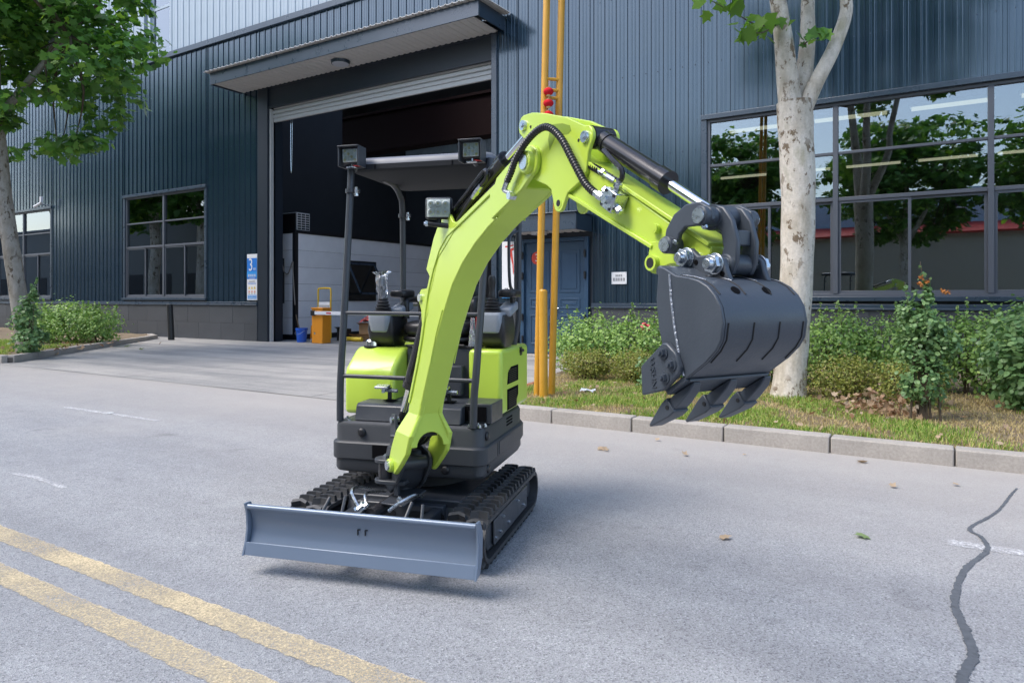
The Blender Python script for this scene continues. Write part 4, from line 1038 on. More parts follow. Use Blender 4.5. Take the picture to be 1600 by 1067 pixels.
for sx, lab in ((-1, None), (1, None)):
    xc = sx * .46
    N = 96
    ri, ro = [], []
    for i in range(N):
        d = PER * i / N
        y, z, a = tpath(d, TR); ro.append((y, z)); y, z, a = tpath(d, TR - .022); ri.append((y, z))
    b = MB(); b.ring(ro, ri, lambda a, b_, c: (c, a, b_), xc - .112, xc + .112)
    tr = ep(b, 'rubber_track', 'rubber', smooth=40)
    for i in range(NL):
        y, z, a = tpath(PER * i / NL, TR - .002)
        put('track_lug', lugm, 'rubber', tr, Matrix.Translation((xc, y, z)) @ Matrix.Rotation(a, 4, 'X'))
    q = MB(); q.prism(rrect(TY0 + .02, TY1 - .09, .075, .205, .03, 4), lambda a, b_, c: (c, a, b_), xc - .085, xc + .085); ep(q, 'track_frame', 'grey_paint', tr, bevel=.006)
    q = MB(); q.prism(rrect(TY0 + .10, TY1 - .16, .085, .222, .01, 2), lambda a, b_, c: (c, a, b_), xc + sx * .09, xc + sx * .102); sp = ep(q, 'side_plate', 'grey_paint', tr, bevel=.004)
    for yy, zz in ((.52, .12), (.66, .195), (.60, .13), (.78, .125), (.98, .19), (1.12, .125)):
        q = MB(); bolt(q, (xc + sx * .102, yy, zz), (sx, 0, 0), .010, .008); ep(q, 'bolt', 'zinc', tr)
    q = MB(); q.cyl((xc - .05, TY0 + .01, TZ), (xc + .05, TY0 + .01, TZ), .088, n=28); q.cyl((xc - .08, TY0 + .01, TZ), (xc + .08, TY0 + .01, TZ), .05, n=20); ep(q, 'idler_wheel', 'grey_paint', tr)
    q = MB()
    teeth = [(TY1 + (.094 if k % 2 else .078) * math.cos(2 * math.pi * k / 26), TZ + (.094 if k % 2 else .078) * math.sin(2 * math.pi * k / 26)) for k in range(26)]
    q.prism(teeth, lambda a, b_, c: (c, a, b_), xc - .02, xc + .02); q.cyl((xc - .07, TY1, TZ), (xc + .07, TY1, TZ), .05, n=24); ep(q, 'sprocket', 'grey_paint', tr)
    for yy in (.56, .74, .92, 1.10):
        q = MB(); q.cyl((xc - .07, yy, .075), (xc + .07, yy, .075), .045, n=18); ep(q, 'roller', 'grey_paint', tr)

# ---- house
hs = MB(); X0, X1, Y0, Y1 = -.505, .462, .64, 1.82
def hring(ins, z): return [(x, y, z) for x, y in rrect(X0 + ins, X1 - ins, Y0 + ins, Y1 - ins, .075 - ins * .5, 6, .34)]
hs.loft([hring(.06, .372), hring(.022, .385), hring(.014, .40), hring(.014, .455), hring(.004, .459), hring(0, .465), hring(0, .552), hring(.006, .560), hring(.016, .563), hring(.018, .568), hring(.018, .650), hring(.024, .666), hring(.040, .676)])
house = ep(hs, 'lower_body', 'grey_skirt', smooth=30)
q = MB(); q.box(-.22, .045, .632, .70, .475, .55); ep(q, 'cylinder_opening_shade', 'void', house)  # solid black block painted as the shade inside the opening
for px_, pz in ((-.297, .617), (.235, .617), (.225, .428)):
    q = MB(); q.ball((px_, .652, pz), .026, 16, 8, (1, .55, 1)); ep(q, 'plug', 'black_plastic', house)
for py_, pz in ((.735, .617), (.75, .428), (1.30, .50)):
    q = MB(); q.ball((.448, py_, pz), .026, 16, 8, (.5, 1, 1)); ep(q, 'plug', 'black_plastic', house)
for z0 in (.605, .625, .645):
    q = MB(); q.box(.443, .4463, 1.16, 1.30, z0 - .006, z0 + .004); ep(q, 'vent_slot', 'void', house)
for a, b in (((.9, .468), (.904, .550)),):
    q = MB(); q.box(.4625, .4632, .9, .906, .468, .55); ep(q, 'panel_gap', 'void', house)
q = MB(); q.box(.4625, .465, .935, 1.26, .472, .548); ep(q, 'side_hatch', 'grey_skirt', house, bevel=.003)
# floor and step
fl = MB(); pol = [(.69, .678), (.695, .69), (.715, .765), (.735, .778), (1.06, .785), (1.06, .678)]
fl.prism(pol, lambda a, b, c: (c, a, b), -.365, .30); floor = ep(fl, 'floor_plate', 'grey_paint', bevel=.006)
q = MB(); q.box(.30, .46, .78, 1.02, .678, .792); ep(q, 'battery_box', 'grey_paint', floor, bevel=.005)
q = MB(); q.box(.302, .43, .775, .7795, .69, .775); ep(q, 'box_opening_shade', 'void', floor)
q = MB(); q.box(.325, .36, .765, .775, .695, .72); q.cyl((.335, .77, .70), (.335, .77, .75), .01, n=8); ep(q, 'wiring', 'black_plastic', floor)
q = MB(); q.add([(-.36, .695, .679), (.29, .692, .679), (.29, .692, .6795), (-.36, .695, .6795)], [(0, 1, 2, 3)])
for xx, yy in ((-.458, .665), (-.40, .668), (-.44, .72), (.36, .645), (.42, .648), (.395, .70), (.44, .69)):
    q = MB(); bolt(q, (xx, yy + .03, .674), (0, 0, 1), .012, .012); ep(q, 'bolt', 'zinc', house)
# travel pedals
for xx, yy in ((-.19, .80), (.18, .83)):
    pd = MB(); pd.box(xx - .012, xx + .012, yy, yy + .014, .775, .865); pd = ep(pd, 'pedal_lever', 'black', bevel=.003)
    q = MB(); q.obox((xx - .035, yy - .02, .872), (.085, .05, .014), Matrix.Rotation(R(12), 3, 'X')); ep(q, 'pedal_pad', 'zinc', pd, bevel=.003)
    q = MB(); q.cyl((xx - .04, yy, .85), (xx + .05, yy + .01, .845), .012, n=8); q.cyl((xx - .03, yy - .02, .835), (xx - .03, yy - .02, .862), .011, n=8); ep(q, 'pivot', 'zinc', pd)
    q = MB(); q.box(xx - .035, xx + .035, yy - .02, yy + .05, .786, .789); ep(q, 'floor_slot', 'void', pd)
# centre panel below the seat
q = MB(); q.box(-.188, .26, 1.065, 1.10, .68, 1.09); cp = ep(q, 'seat_base_panel', 'grey_paint', bevel=.006)
q = MB(); q.box(.04, .20, 1.0, 1.064, .80, .985); ep(q, 'filter_box', 'grey_paint', cp, bevel=.006)
q = MB(); q.box(-.19, .26, 1.06, 1.55, 1.09, 1.105); ep(q, 'seat_plate', 'black', cp, bevel=.003)
for xx in (-.10, -.03, .1, .16):
    q = MB(); q.cyl((xx, 1.055, 1.107), (xx + .04, 1.055, 1.107), .008, n=6); ep(q, 'latch', 'black', cp)
# lime covers
q = MB(); q.prism([(.88, .682), (.88, .935), (.90, .975), (1.02, 1.07), (1.06, 1.088), (1.62, 1.09), (1.62, .682)], lambda a, b, c: (c, a, b), -.535, -.195)
tank = ep(q, 'fuel_tank_cover', 'lime', bevel=.028, seg=4)
q = MB(); q.cyl((-.445, 1.09, 1.083), (-.445, 1.09, 1.096), .055, n=28); ep(q, 'filler_collar', 'black', tank)
q = MB(); q.cyl((-.445, 1.09, 1.096), (-.445, 1.09, 1.125), .045, .043, 28); q.loft([[(-.445 + r_ * math.cos(2 * math.pi * i / 28), 1.09 + r_ * math.sin(2 * math.pi * i / 28), z) for i in range(28)] for z, r_ in ((1.125, .043), (1.135, .036), (1.138, .02))]); ep(q, 'filler_cap', 'chrome', tank)
q = MB(); q.box(.232, .452, 1.03, 1.70, .682, 1.088); rc = ep(q, 'engine_side_cover', 'lime', bevel=.028, seg=4)
for pol in ([(1.15, .862), (1.17, .935), (1.24, .965), (1.42, .965), (1.42, .862)], [(1.15, .70), (1.15, .83), (1.42, .83), (1.42, .77), (1.38, .74), (1.38, .70)]):
    pa = rrect(0, 1, 0, 1, .1, 1)
    q = MB(); q.prism(pol, lambda a, b, c: (c, a, b), .4515, .4545); gv = ep(q, 'vent_grille', 'void', rc)
    zmin = min(p[1] for p in pol); zmax = max(p[1] for p in pol)
    z = zmin + .012
    while z < zmax - .01:
        q = MB(); q.box(.4545, .4565, 1.175, 1.37, z, z + .004); ep(q, 'grille_bar', 'black', rc); z += .012
q = MB(); q.box(-.19, .23, 1.45, 1.78, .682, 1.10); ep(q, 'engine_hood', 'grey_paint', bevel=.02)
q = MB(); q.box(.448, .456, 1.47, 1.52, 1.02, 1.075); q.cyl((.458, 1.46, 1.05), (.458, 1.53, 1.05), .012, n=8); ep(q, 'hood_hinge', 'black', rc)
# seat
def pillow(cx, cy, cz, sx, sy, sz, p=3.2, n=28, m=16):
    mb = MB(); vs = []; fs = []
    def sp(v, e): return math.copysign(abs(v) ** e, v)
    e = 2 / p
    for j in range(1, m):
        t = -math.pi / 2 + math.pi * j / m
        for i in range(n):
            u = 2 * math.pi * i / n
            vs.append((cx + sx * sp(math.cos(t), e) * sp(math.cos(u), e), cy + sy * sp(math.cos(t), e) * sp(math.sin(u), e), cz + sz * sp(math.sin(t), e)))
    for j in range(m - 2):
        for i in range(n): fs.append((j * n + i, j * n + (i + 1) % n, (j + 1) * n + (i + 1) % n, (j + 1) * n + i))
    fs += [tuple(range(n))[::-1], tuple(range((m - 2) * n, (m - 1) * n))]
    mb.add(vs, fs); return mb
seat = ep(pillow(-.02, 1.28, 1.205, .245, .22, .062), 'seat_cushion', 'vinyl', smooth=60)
ep(pillow(-.02, 1.28, 1.14, .25, .215, .028), 'seat_pan', 'black_plastic', seat, smooth=60)
ep(pillow(-.02, 1.49, 1.37, .215, .06, .17, 3.0), 'backrest', 'vinyl', seat, smooth=60)
for sx in (-1, 1):
    q = MB(); q.tube(smoothpath([(-.02 + sx * .235, 1.47, 1.25), (-.02 + sx * .24, 1.46, 1.36), (-.02 + sx * .24, 1.40, 1.395), (-.02 + sx * .24, 1.24, 1.395), (-.02 + sx * .235, 1.20, 1.37), (-.02 + sx * .235, 1.20, 1.27)], 5), .022, 10); ep(q, 'armrest', 'black_plastic', seat)
q = MB(); q.cyl((.235, 1.22, 1.16), (.245, 1.19, 1.30), .014, n=10); ep(q, 'belt_stalk', 'red_paint', seat)
# control consoles
def console(xc, yc, film):
    c = MB()
    c.loft([[(xc + x * k, yc + y * k2 + dy, z) for x, y in rrect(-.088, .088, -.12, .16, .035, 4)] for z, k, k2, dy in ((1.092, .75, .70, .04), (1.14, .98, .95, .01), (1.20, 1.05, 1.0, 0), (1.27, .98, .98, 0), (1.30, .9, .94, .0))])
    c = ep(c, 'control_console', 'black_plastic', smooth=40)
    q = MB(); q.loft([[(xc + x * k, yc - .03 + y * k2 - dy, z) for x, y in rrect(-.072, .072, -.10, .11, .03, 4)] for z, k, k2, dy in ((1.175, .72, .70, .0), (1.195, .86, .86, .015), (1.26, 1.0, 1.0, .015), (1.30, 1.02, 1.02, .01), (1.315, .96, .96, .0))]); ep(q, 'grey_cover', 'pod_grey', c, smooth=40)
    q = MB(); q.obox((xc + (.06 if xc > 0 else .07), yc + .08, 1.335), (.09, .20, .06), Matrix.Rotation(R(14), 3, 'X')); ep(q, 'switch_panel', 'pod_grey', c, bevel=.015, seg=3)
    q = MB()
    for k in range(5):
        z = 1.312 + k * .019; r_ = .056 - k * .006
        q.loft([[(xc - .01 + rr * math.cos(2 * math.pi * i / 20), yc - .04 + rr * math.sin(2 * math.pi * i / 20), zz) for i in range(20)] for zz, rr in ((z, r_ * .8), (z + .006, r_), (z + .012, r_), (z + .018, r_ * .78))])
    ep(q, 'lever_boot', 'black_plastic', c)
    q = MB(); q.tube(smoothpath([(xc - .01, yc - .04, 1.39), (xc - .012, yc - .045, 1.44), (xc - .01, yc - .05, 1.50), (xc - .008, yc - .06, 1.545)], 4), [.020, .020, .021, .022, .018, .018, .019, .021, .024, .024, .023, .021, .016], 12); ep(q, 'joystick', 'black_plastic', c)
    q = MB(); q.cyl((xc + .08, yc + .13, 1.34), (xc + .075, yc + .12, 1.42), .016, n=10); ep(q, 'pad_stalk', 'black_plastic', c)
    ep(pillow(xc + .065, yc + .10, 1.435, .062, .10, .028, 4), 'arm_pad', 'black_plastic', c, smooth=50)
    return c
cl = console(-.365, 1.14, True); cr = console(.365, 1.19, False)
rnd = random.Random(3)
q = MB(); rings = []
for k in range(9):
    z = 1.40 + k * .022; r_ = [.026, .030, .036, .040, .038, .040, .037, .034, .058][k]
    rings.append([(-.375 + r_ * rnd.uniform(.72, 1.2) * math.cos(2 * math.pi * i / 16), 1.095 - k * .002 + r_ * rnd.uniform(.72, 1.2) * math.sin(2 * math.pi * i / 16), z + rnd.uniform(-.006, .006)) for i in range(16)])
q.loft(rings, False); ep(q, 'film_wrap', 'film', cl, smooth=0)
q = MB(); rings = []
for k in range(7):
    z = 1.10 + k * .03; r_ = [.03, .026, .022, .02, .018, .016, .012][k]
    rings.append([(.245 + r_ * rnd.uniform(.6, 1.2) * math.cos(2 * math.pi * i / 10), 1.09 + r_ * rnd.uniform(.6, 1.2) * math.sin(2 * math.pi * i / 10), z) for i in range(10)])
q.loft(rings, False); ep(q, 'film_wrap', 'film', cr, smooth=0)
# ---- canopy: posts, rails, roof
def post(pts, r_, name='canopy_post', par=None): 
    q = MB(); q.tube(smoothpath(pts, 5), r_, 14); return ep(q, name, 'grey_paint', par)
PL = post([(-.458, .69, .672), (-.458, .692, .85), (-.456, .70, 1.0), (-.458, .76, 1.5), (-.463, .82, 2.0), (-.466, .845, 2.22)], .0215)
PRr = post([(.385, .672, .672), (.39, .675, .85), (.40, .685, 1.0), (.418, .75, 1.5), (.43, .81, 2.0), (.436, .835, 2.22)], .0215)
RL = post([(-.42, 1.52, 1.085), (-.42, 1.52, 1.5), (-.42, 1.51, 2.02), (-.42, 1.46, 2.13), (-.42, 1.36, 2.185), (-.42, 1.2, 2.20)], .0205)
RR = post([(.402, 1.50, 1.085), (.408, 1.50, 1.12), (.43, 1.51, 1.26), (.432, 1.51, 1.5), (.432, 1.51, 2.02), (.432, 1.46, 2.13), (.432, 1.36, 2.185), (.432, 1.2, 2.20)], .0205)
q = MB(); q.tube(smoothpath([(.43, 1.50, 1.86), (.40, 1.42, 1.82), (.395, 1.40, 1.74), (.395, 1.42, 1.52), (.40, 1.47, 1.46), (.43, 1.50, 1.44)], 5), .011, 8); ep(q, 'grab_handle', 'grey_paint', RR)
q = MB(); q.tube([(-.42, 1.52, 1.36), (.43, 1.51, 1.36)], .013, 10); ep(q, 'rear_rail', 'grey_paint')
for z, y, xa, xb in ((1.315, .734, -.455, .408), (.940, .695, -.455, .395)):
    q = MB(); q.tube([(xa, y, z), (xb, y - .005, z - .005)], .0125, 10); ep(q, 'guard_rail', 'grey_paint', PL)
for o_, (x, y, z, r_) in ((PL, (-.463, .826, 2.065, .0215)), (PRr, (.43, .816, 2.05, .0215)), (RL, (-.42, 1.51, 1.99, .0205)), (RR, (.432, 1.51, 1.99, .0205))):
    q = MB(); q.cyl((x, y, z - .012), (x, y, z + .012), r_ + .009, n=20); q.box(x + .02, x + .062, y - .01, y + .01, z - .011, z + .011); ep(q, 'clamp_ring', 'grey_paint', o_)
    q = MB(); q.cyl((x + .05, y - .02, z - .03), (x + .05, y - .02, z + .02), .008, n=8); bolt(q, (x + .05, y - .012, z), (0, -1, 0), .013, .012); q.cyl((x + .05, y - .02, z - .034), (x + .05, y - .02, z - .022), .014, n=6); ep(q, 'clamp_bolt', 'zinc', o_)
rf = MB(); ringsz = []
for z, ins in ((2.185, .02), (2.195, 0), (2.225, 0)): ringsz.append([(x, y, z) for x, y in rrect(-.485 + ins, .455 - ins, .83 + ins, 1.66 - ins, .06, 5)])
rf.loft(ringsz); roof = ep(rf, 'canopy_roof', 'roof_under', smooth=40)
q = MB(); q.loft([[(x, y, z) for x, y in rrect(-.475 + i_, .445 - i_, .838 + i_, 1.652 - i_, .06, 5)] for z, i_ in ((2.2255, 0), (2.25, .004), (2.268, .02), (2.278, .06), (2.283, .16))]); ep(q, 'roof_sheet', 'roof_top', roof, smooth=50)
for xx in (-.30, .20):
    q = MB(); q.box(xx, xx + .004, .826, .8295, 2.192, 2.225); ep(q, 'seam', 'void', roof)
def worklight(parent, xc, yc, zc, wd, ht, name='work_light'):
    b = MB(); b.box(xc - wd / 2, xc + wd / 2, yc - .005, yc + .05, zc - ht / 2, zc + ht / 2); b = ep(b, name, 'black_plastic', parent, bevel=.008)
    return b
for i, (xc, zc) in enumerate(((-.425, 2.262), (.345, 2.255))):
    yc = .775
    hd_ = MB(); W2, H2 = .069, .062
    hd_.box(xc - W2, xc + W2, yc - .06, yc + .05, zc + H2 - .008, zc + H2); hd_.box(xc - W2, xc - W2 + .008, yc - .05, yc + .05, zc - H2, zc + H2 - .008); hd_.box(xc + W2 - .008, xc + W2, yc - .05, yc + .05, zc - H2, zc + H2 - .008)
    hd_.box(xc - W2 + .008, xc + W2 - .008, yc + .03, yc + .05, zc - H2, zc - H2 + .02)
    lp = ep(hd_, 'work_light', 'grey_paint', bevel=.002)
    q = MB(); q.box(xc - .052, xc + .052, yc - .022, yc + .03, zc - .040, zc + .050); ep(q, 'lamp_body', 'black_plastic', lp, bevel=.008)
    q = MB(); q.box(xc - .046, xc + .046, yc - .025, yc - .0225, zc - .034, zc + .044); ep(q, 'reflector', 'led', lp)
    for r_ in range(4):
        for k in range(4):
            xx = xc - .034 + k * .0226; zz = zc - .022 + r_ * .0185
            q = MB(); q.cyl((xx, yc - .0251, zz), (xx, yc - .031, zz), .0085, .0075, 8); q.cyl((xx, yc - .0312, zz), (xx, yc - .0318, zz), .0035, n=6); ep(q, 'led_cell', 'led' if (r_ + k) % 3 else 'led_chip', lp)
    q = MB(); q.box(xc - .045, xc + .045, yc - .034, yc - .032, zc - .034, zc + .044); ep(q, 'lens', 'lens_glass', lp)
    q = MB(); q.cyl((xc, yc, zc - .06), (xc, yc, zc - .04), .008, n=8); q.box(xc - .03, xc + .03, yc - .02, yc + .01, zc - .066, zc - .06); ep(q, 'lamp_bracket', 'zinc', lp)
    q = MB(); q.tube(smoothpath([(xc + .01, yc, zc - .05), (xc + .035, yc - .02, zc - .058), (xc + .055, yc + .01, zc - .055)], 4), .004, 6); ep(q, 'lamp_wire', 'red_paint', lp)
    q = MB(); q.tube([(xc, yc + .045, zc - .05), (xc + (.0 if i else -.01), .85, zc - .06)], .018, 8); ep(q, 'lamp_arm', 'grey_paint', lp)

# ---- swing bracket (turned with the boom)
pol = [(.052, .505), (.058, .548), (.02, .58), (-.06, .60), (-.085, .745), (-.10, .772), (-.135, .772), (-.155, .745), (-.165, .60), (-.20, .52), (-.20, .37), (-.12, .345), (-.04, .40)]
sb = MB()
for w0, w1 in ((-.088, -.070), (.070, .088)): sb.prism([(.052, .505), (.058, .548), (.02, .58), (-.06, .60), (-.16, .60), (-.20, .52), (-.20, .37), (-.12, .345), (-.04, .40)], SW(0, 0), w0, w1)
sb.cyl((-.17, 0, .35), (-.17, 0, .62), .06, n=24); sb.box(-.2, -.06, -.07, .07, .42, .56)
sb.prism([(-.005, .50), (-.045, .415), (-.12, .355), (-.195, .38), (-.195, .56), (-.06, .575), (-.03, .55)], SW(0, 0), -.07, .07)
sbo = bp_(sb, 'swing_bracket', 'grey_paint', bevel=.005)
q = MB()
for w0, w1 in ((-.072, -.055), (-.005, .012)): q.prism([(-.06, .59), (-.085, .745), (-.10, .772), (-.135, .772), (-.155, .745), (-.165, .59)], SW(0, 0), w0, w1)
bp_(q, 'lift_ear', 'grey_paint', sbo, bevel=.004)
q = MB(); q.cyl((-.115, -.085, .742), (-.115, .02, .742), .017, n=18); bp_(q, 'ear_pin', 'zinc', sbo)
q = MB(); q.cyl((0, -.088, .526), (0, .088, .526), .036, n=24); q.cyl((0, -.094, .526), (0, -.088, .526), .042, n=24); q.cyl((0, .088, .526), (0, .094, .526), .042, n=24); bp_(q, 'pivot_tube', 'grey_paint', sbo)
# swing cylinder lugs beside the bracket, in machine coordinates
for z in (.515, .405):
    q = MB(); q.prism(arc(-.03, .42, .062, 90, 270, 12) + [(.10, .362), (.10, .478)], lambda a, b, c: (a, b, c), z, z + .022); ep(q, 'swing_lug', 'grey_paint', sbo and EX, bevel=.004)
q = MB(); q.cyl((-.03, .42, .428), (-.03, .42, .514), .042, n=22); ep(q, 'swing_rod_end', 'cyl')
q = MB(); q.cyl((-.03, .43, .47), (-.03, .70, .49), .024, n=16); ep(q, 'swing_rod', 'chrome')
q = MB(); bolt(q, (-.03, .42, .537), (0, 0, 1), .018, .014); ep(q, 'swing_pin', 'zinc')
q = MB(); q.box(.035, .062, .37, .40, .345, .655); q.box(.018, .08, .36, .405, .655, .672); ep(q, 'stop_bar', 'grey_paint', bevel=.004)

# ---- boom
BWD = .063
front = [(1.261, 1.812), (1.10, 1.750), (1.085, 1.738), (.97, 1.692), (.856, 1.636), (.732, 1.558), (.625, 1.464), (.545, 1.358), (.475, 1.256), (.361, 1.068), (.264, .884), (.209, .775)]
back = [(.10, .80), (.105, .865), (.218, 1.085), (.268, 1.20), (.312, 1.33), (.345, 1.43), (.41, 1.545), (.485, 1.638), (.57, 1.695), (.70, 1.738), (.87, 1.795), (1.042, 1.852), (1.062, 1.880), (1.135, 1.906), (1.20, 1.93)]
b = MB(); b.prism(back + [(1.235, 1.90)] + front, SW(0, 0), -BWD, BWD)
boom = bp_(b, 'boom', 'lime', bevel=.006, smooth=32)
# flanges that stand proud along the back edge of both sides
for w0, w1 in ((-BWD - .007, -BWD + .004), (BWD - .004, BWD + .007)):
    fl_ = back[1:12]
    inner = []
    for i, p in enumerate(fl_):
        a_ = Vector(fl_[max(0, i - 1)]); c_ = Vector(fl_[min(len(fl_) - 1, i + 1)]); t = (c_ - a_).normalized(); n_ = Vector((t.y, -t.x))
        inner.append((p[0] + n_.x * .014, p[1] + n_.y * .014))
    q = MB(); q.prism([(p[0] - (inner[i][0] - p[0]) * .6, p[1] - (inner[i][1] - p[1]) * .6) for i, p in enumerate(fl_)] + inner[::-1], SW(0, 0), w0, w1); bp_(q, 'flange', 'lime', boom, bevel=.003)
# foot: two legs of the fork that spread outwards
for sg_ in (-1, 1):
    secs = [(.90, .112, .268, .03, .0634), (.815, .088, .236, .04, .0662), (.715, .050, .246, .088, .119), (.62, -.012, .205, .094, .122), (.555, -.045, .13, .094, .122), (.505, -.035, .068, .094, .122), (.484, -.005, .038, .094, .122)]
    rings = [[(s0, sg_ * w0, z), (s1, sg_ * w0, z), (s1, sg_ * w1, z), (s0, sg_ * w1, z)] for z, s0, s1, w0, w1 in secs]
    q = MB(); q.loft(rings); bp_(q, 'boom_foot', 'lime', boom, bevel=.008, smooth=25)
    q = MB(); q.cyl((0, sg_ * .120, .526), (0, sg_ * .142, .526), .038, .034, 24); bp_(q, 'pin_boss', 'lime', boom, bevel=.004)
    q = MB(); q.cyl((0, sg_ * .135, .526), (0, sg_ * .152, .526), .024, n=20); bp_(q, 'foot_pin', 'zinc', boom)
q = MB(); ar_ = arc(0, .655, .072, 0, 180, 12)
q.prism([(.105, .655), (.105, .73), (.066, .82), (.06, .86), (-.06, .86), (-.066, .82), (-.105, .73), (-.105, .655)] + ar_[::-1], lambda a, b_, c: (c, a, b_), .215, .232); bp_(q, 'front_web', 'lime', boom, bevel=.003)
q = MB(); q.box(.10, .2, -.05, .05, .70, .80); bp_(q, 'hollow_shade', 'cav', boom)  # solid dark block, stands for the shade between the boom legs
for k in range(5):
    w_ = -.05 + k * .025
    q = MB(); q.tube(smoothpath([(-.16, w_, .60), (-.02, w_, .62), (.10, w_, .68), (.17, w_ * .9, .78)], 6), .012, 8); bp_(q, 'hose', 'hose', boom)
# fork at the top end
fork = [(1.00, 1.845), (1.042, 1.852), (1.062, 1.880), (1.135, 1.910), (1.215, 1.938)] + arc(1.305, 1.90, .062, 105, -40, 9) + [(1.30, 1.835), (1.255, 1.806), (1.10, 1.750), (1.02, 1.72)]
for sg_ in (-1, 1):
    q = MB(); q.prism(fork, SW(0, 0), sg_ * (BWD - .006), sg_ * (BWD + .012)); bp_(q, 'fork_plate', 'lime', boom, bevel=.004)
    q = MB(); q.cyl((1.305, sg_ * .072, 1.90), (1.305, sg_ * .094, 1.90), .045, .040, 26); bp_(q, 'pin_boss', 'lime', boom, bevel=.003)
    q = MB(); q.cyl((1.305, sg_ * .09, 1.90), (1.305, sg_ * .10, 1.90), .028, n=22); bp_(q, 'pin', 'zinc', boom)
# ears that carry the two cylinders
for sg_ in (-1, 1):
    q = MB(); q.prism([(.33, 1.545), (.42, 1.690), (.475, 1.748), (.55, 1.793), (.60, 1.785), (.635, 1.748), (.70, 1.738), (.58, 1.66), (.45, 1.58), (.38, 1.50)], SW(0, 0), sg_ * (BWD - .012), sg_ * (BWD + .003)); bp_(q, 'arm_cylinder_ear', 'lime', boom, bevel=.003)
    q = MB(); q.prism([(.275, 1.25), (.262, 1.345), (.236, 1.385), (.236, 1.42), (.262, 1.448), (.345, 1.45), (.35, 1.33)], SW(0, 0), sg_ * (BWD - .012), sg_ * (BWD + .002)); bp_(q, 'lift_cylinder_ear', 'lime', boom, bevel=.003)
    q = MB(); q.cyl((.262, sg_ * (BWD + .002), 1.405), (.262, sg_ * (BWD + .014), 1.405), .020, n=18); bp_(q, 'pin', 'zinc', boom)
# recessed window in the side plate between the ears
q = MB(); q.prism([(.40, 1.55), (.475, 1.655), (.487, 1.655), (.46, 1.58), (.395, 1.46), (.372, 1.43)], SW(0, 0), -BWD - .0015, -BWD - .0005); bp_(q, 'side_slot', 'lime', boom)
for sg_ in (-1, 1):
    for pts in ([(1.05, 1.72), (1.02, 1.76), (1.005, 1.80), (1.0, 1.845)], [(.375, 1.085), (.45, 1.24), (.52, 1.35)]):
        q = MB(); q.tube([(a, sg_ * (BWD + .001), b) for a, b in pts], .0032, 6); bp_(q, 'weld_seam', 'lime', boom)
# lift cylinder behind the boom
a_ = Vector((-.115, -.022, .742)); b_ = Vector((.262, -.0, 1.405)); dv = (b_ - a_).normalized()
q = MB(); q.cyl(a_ - dv * .03, a_ + dv * .06, .022, n=16); q.cyl(a_ + dv * .24, b_ - dv * .02, .038, n=24); q.cyl(a_ + dv * .22, a_ + dv * .26, .043, n=24); q.cyl(b_ + Vector((0, -.04, 0)), b_ + Vector((0, .04, 0)), .032, n=20)
lc = bp_(q, 'lift_cylinder', 'cyl'); q = MB(); q.cyl(a_ + dv * .05, a_ + dv * .23, .020, n=18); bp_(q, 'piston_rod', 'chrome', lc)
q = MB(); q.tube(smoothpath([a_ + dv * .30 + Vector((.035, -.03, 0)), a_ + dv * .40 + Vector((.05, -.035, 0)), a_ + dv * .60 + Vector((.045, -.03, .0)), a_ + dv * .72 + Vector((.03, -.02, 0))], 5), .008, 8); bp_(q, 'hose', 'hose', lc)
# arm cylinder on top of the boom
a_ = Vector((.545, 0, 1.79)); b_ = Vector((1.238, 0, 2.055)); dv = (b_ - a_).normalized(); up = Vector((-dv.z, 0, dv.x))
q = MB(); q.cyl(a_ - dv * .0, a_ + dv * .50, .034, n=28); q.cyl(a_ + dv * .455, a_ + dv * .50, .039, n=28); q.cyl(a_ + Vector((0, -.045, 0)), a_ + Vector((0, .045, 0)), .036, n=22)
ac_ = bp_(q, 'arm_cylinder', 'cyl'); q = MB(); q.cyl(a_ + dv * .50, b_, .018, n=20); q.cyl(b_ + Vector((0, -.035, 0)), b_ + Vector((0, .035, 0)), .034, n=20); bp_(q, 'piston_rod', 'chrome', ac_)
q = MB(); s0 = Vector((0, -.045, 0)); q.tube(smoothpath([a_ + dv * .03 + s0 * .9, a_ + dv * .20 + s0, a_ + dv * .36 + s0 * 1.0 + up * .01, a_ + dv * .40 + s0 + up * .0, a_ + dv * .39 + s0 - up * .03, a_ + dv * .34 + s0 - up * .035], 5), .009, 8); bp_(q, 'steel_pipe', 'cyl', ac_)
q = MB(); q.cyl(a_ + dv * .34 + s0 - up * .035, a_ + dv * .25 + s0 - up * .045, .011, n=8); q.cyl(a_ + dv * .31 + s0 - up * .038, a_ + dv * .28 + s0 - up * .041, .014, n=6); bp_(q, 'hose_fitting', 'zinc', ac_)
q = MB(); q.tube(smoothpath([a_ + dv * .25 + s0 - up * .045, a_ + dv * .15 + s0 - up * .06, a_ + dv * .07 + s0 * .9 - up * .07, a_ + dv * .04 + s0 * .6 - up * .09], 5), .010, 8); bp_(q, 'hose', 'hose', ac_)
for k in range(3):
    w_ = .01 + .02 * k
    q = MB(); q.tube(smoothpath([(.58, w_, 1.72), (.75, w_, 1.79), (.95, w_, 1.85), (1.1, w_, 1.915), (1.2, w_, 1.96)], 5), .011, 8); bp_(q, 'hose', 'hose', boom)
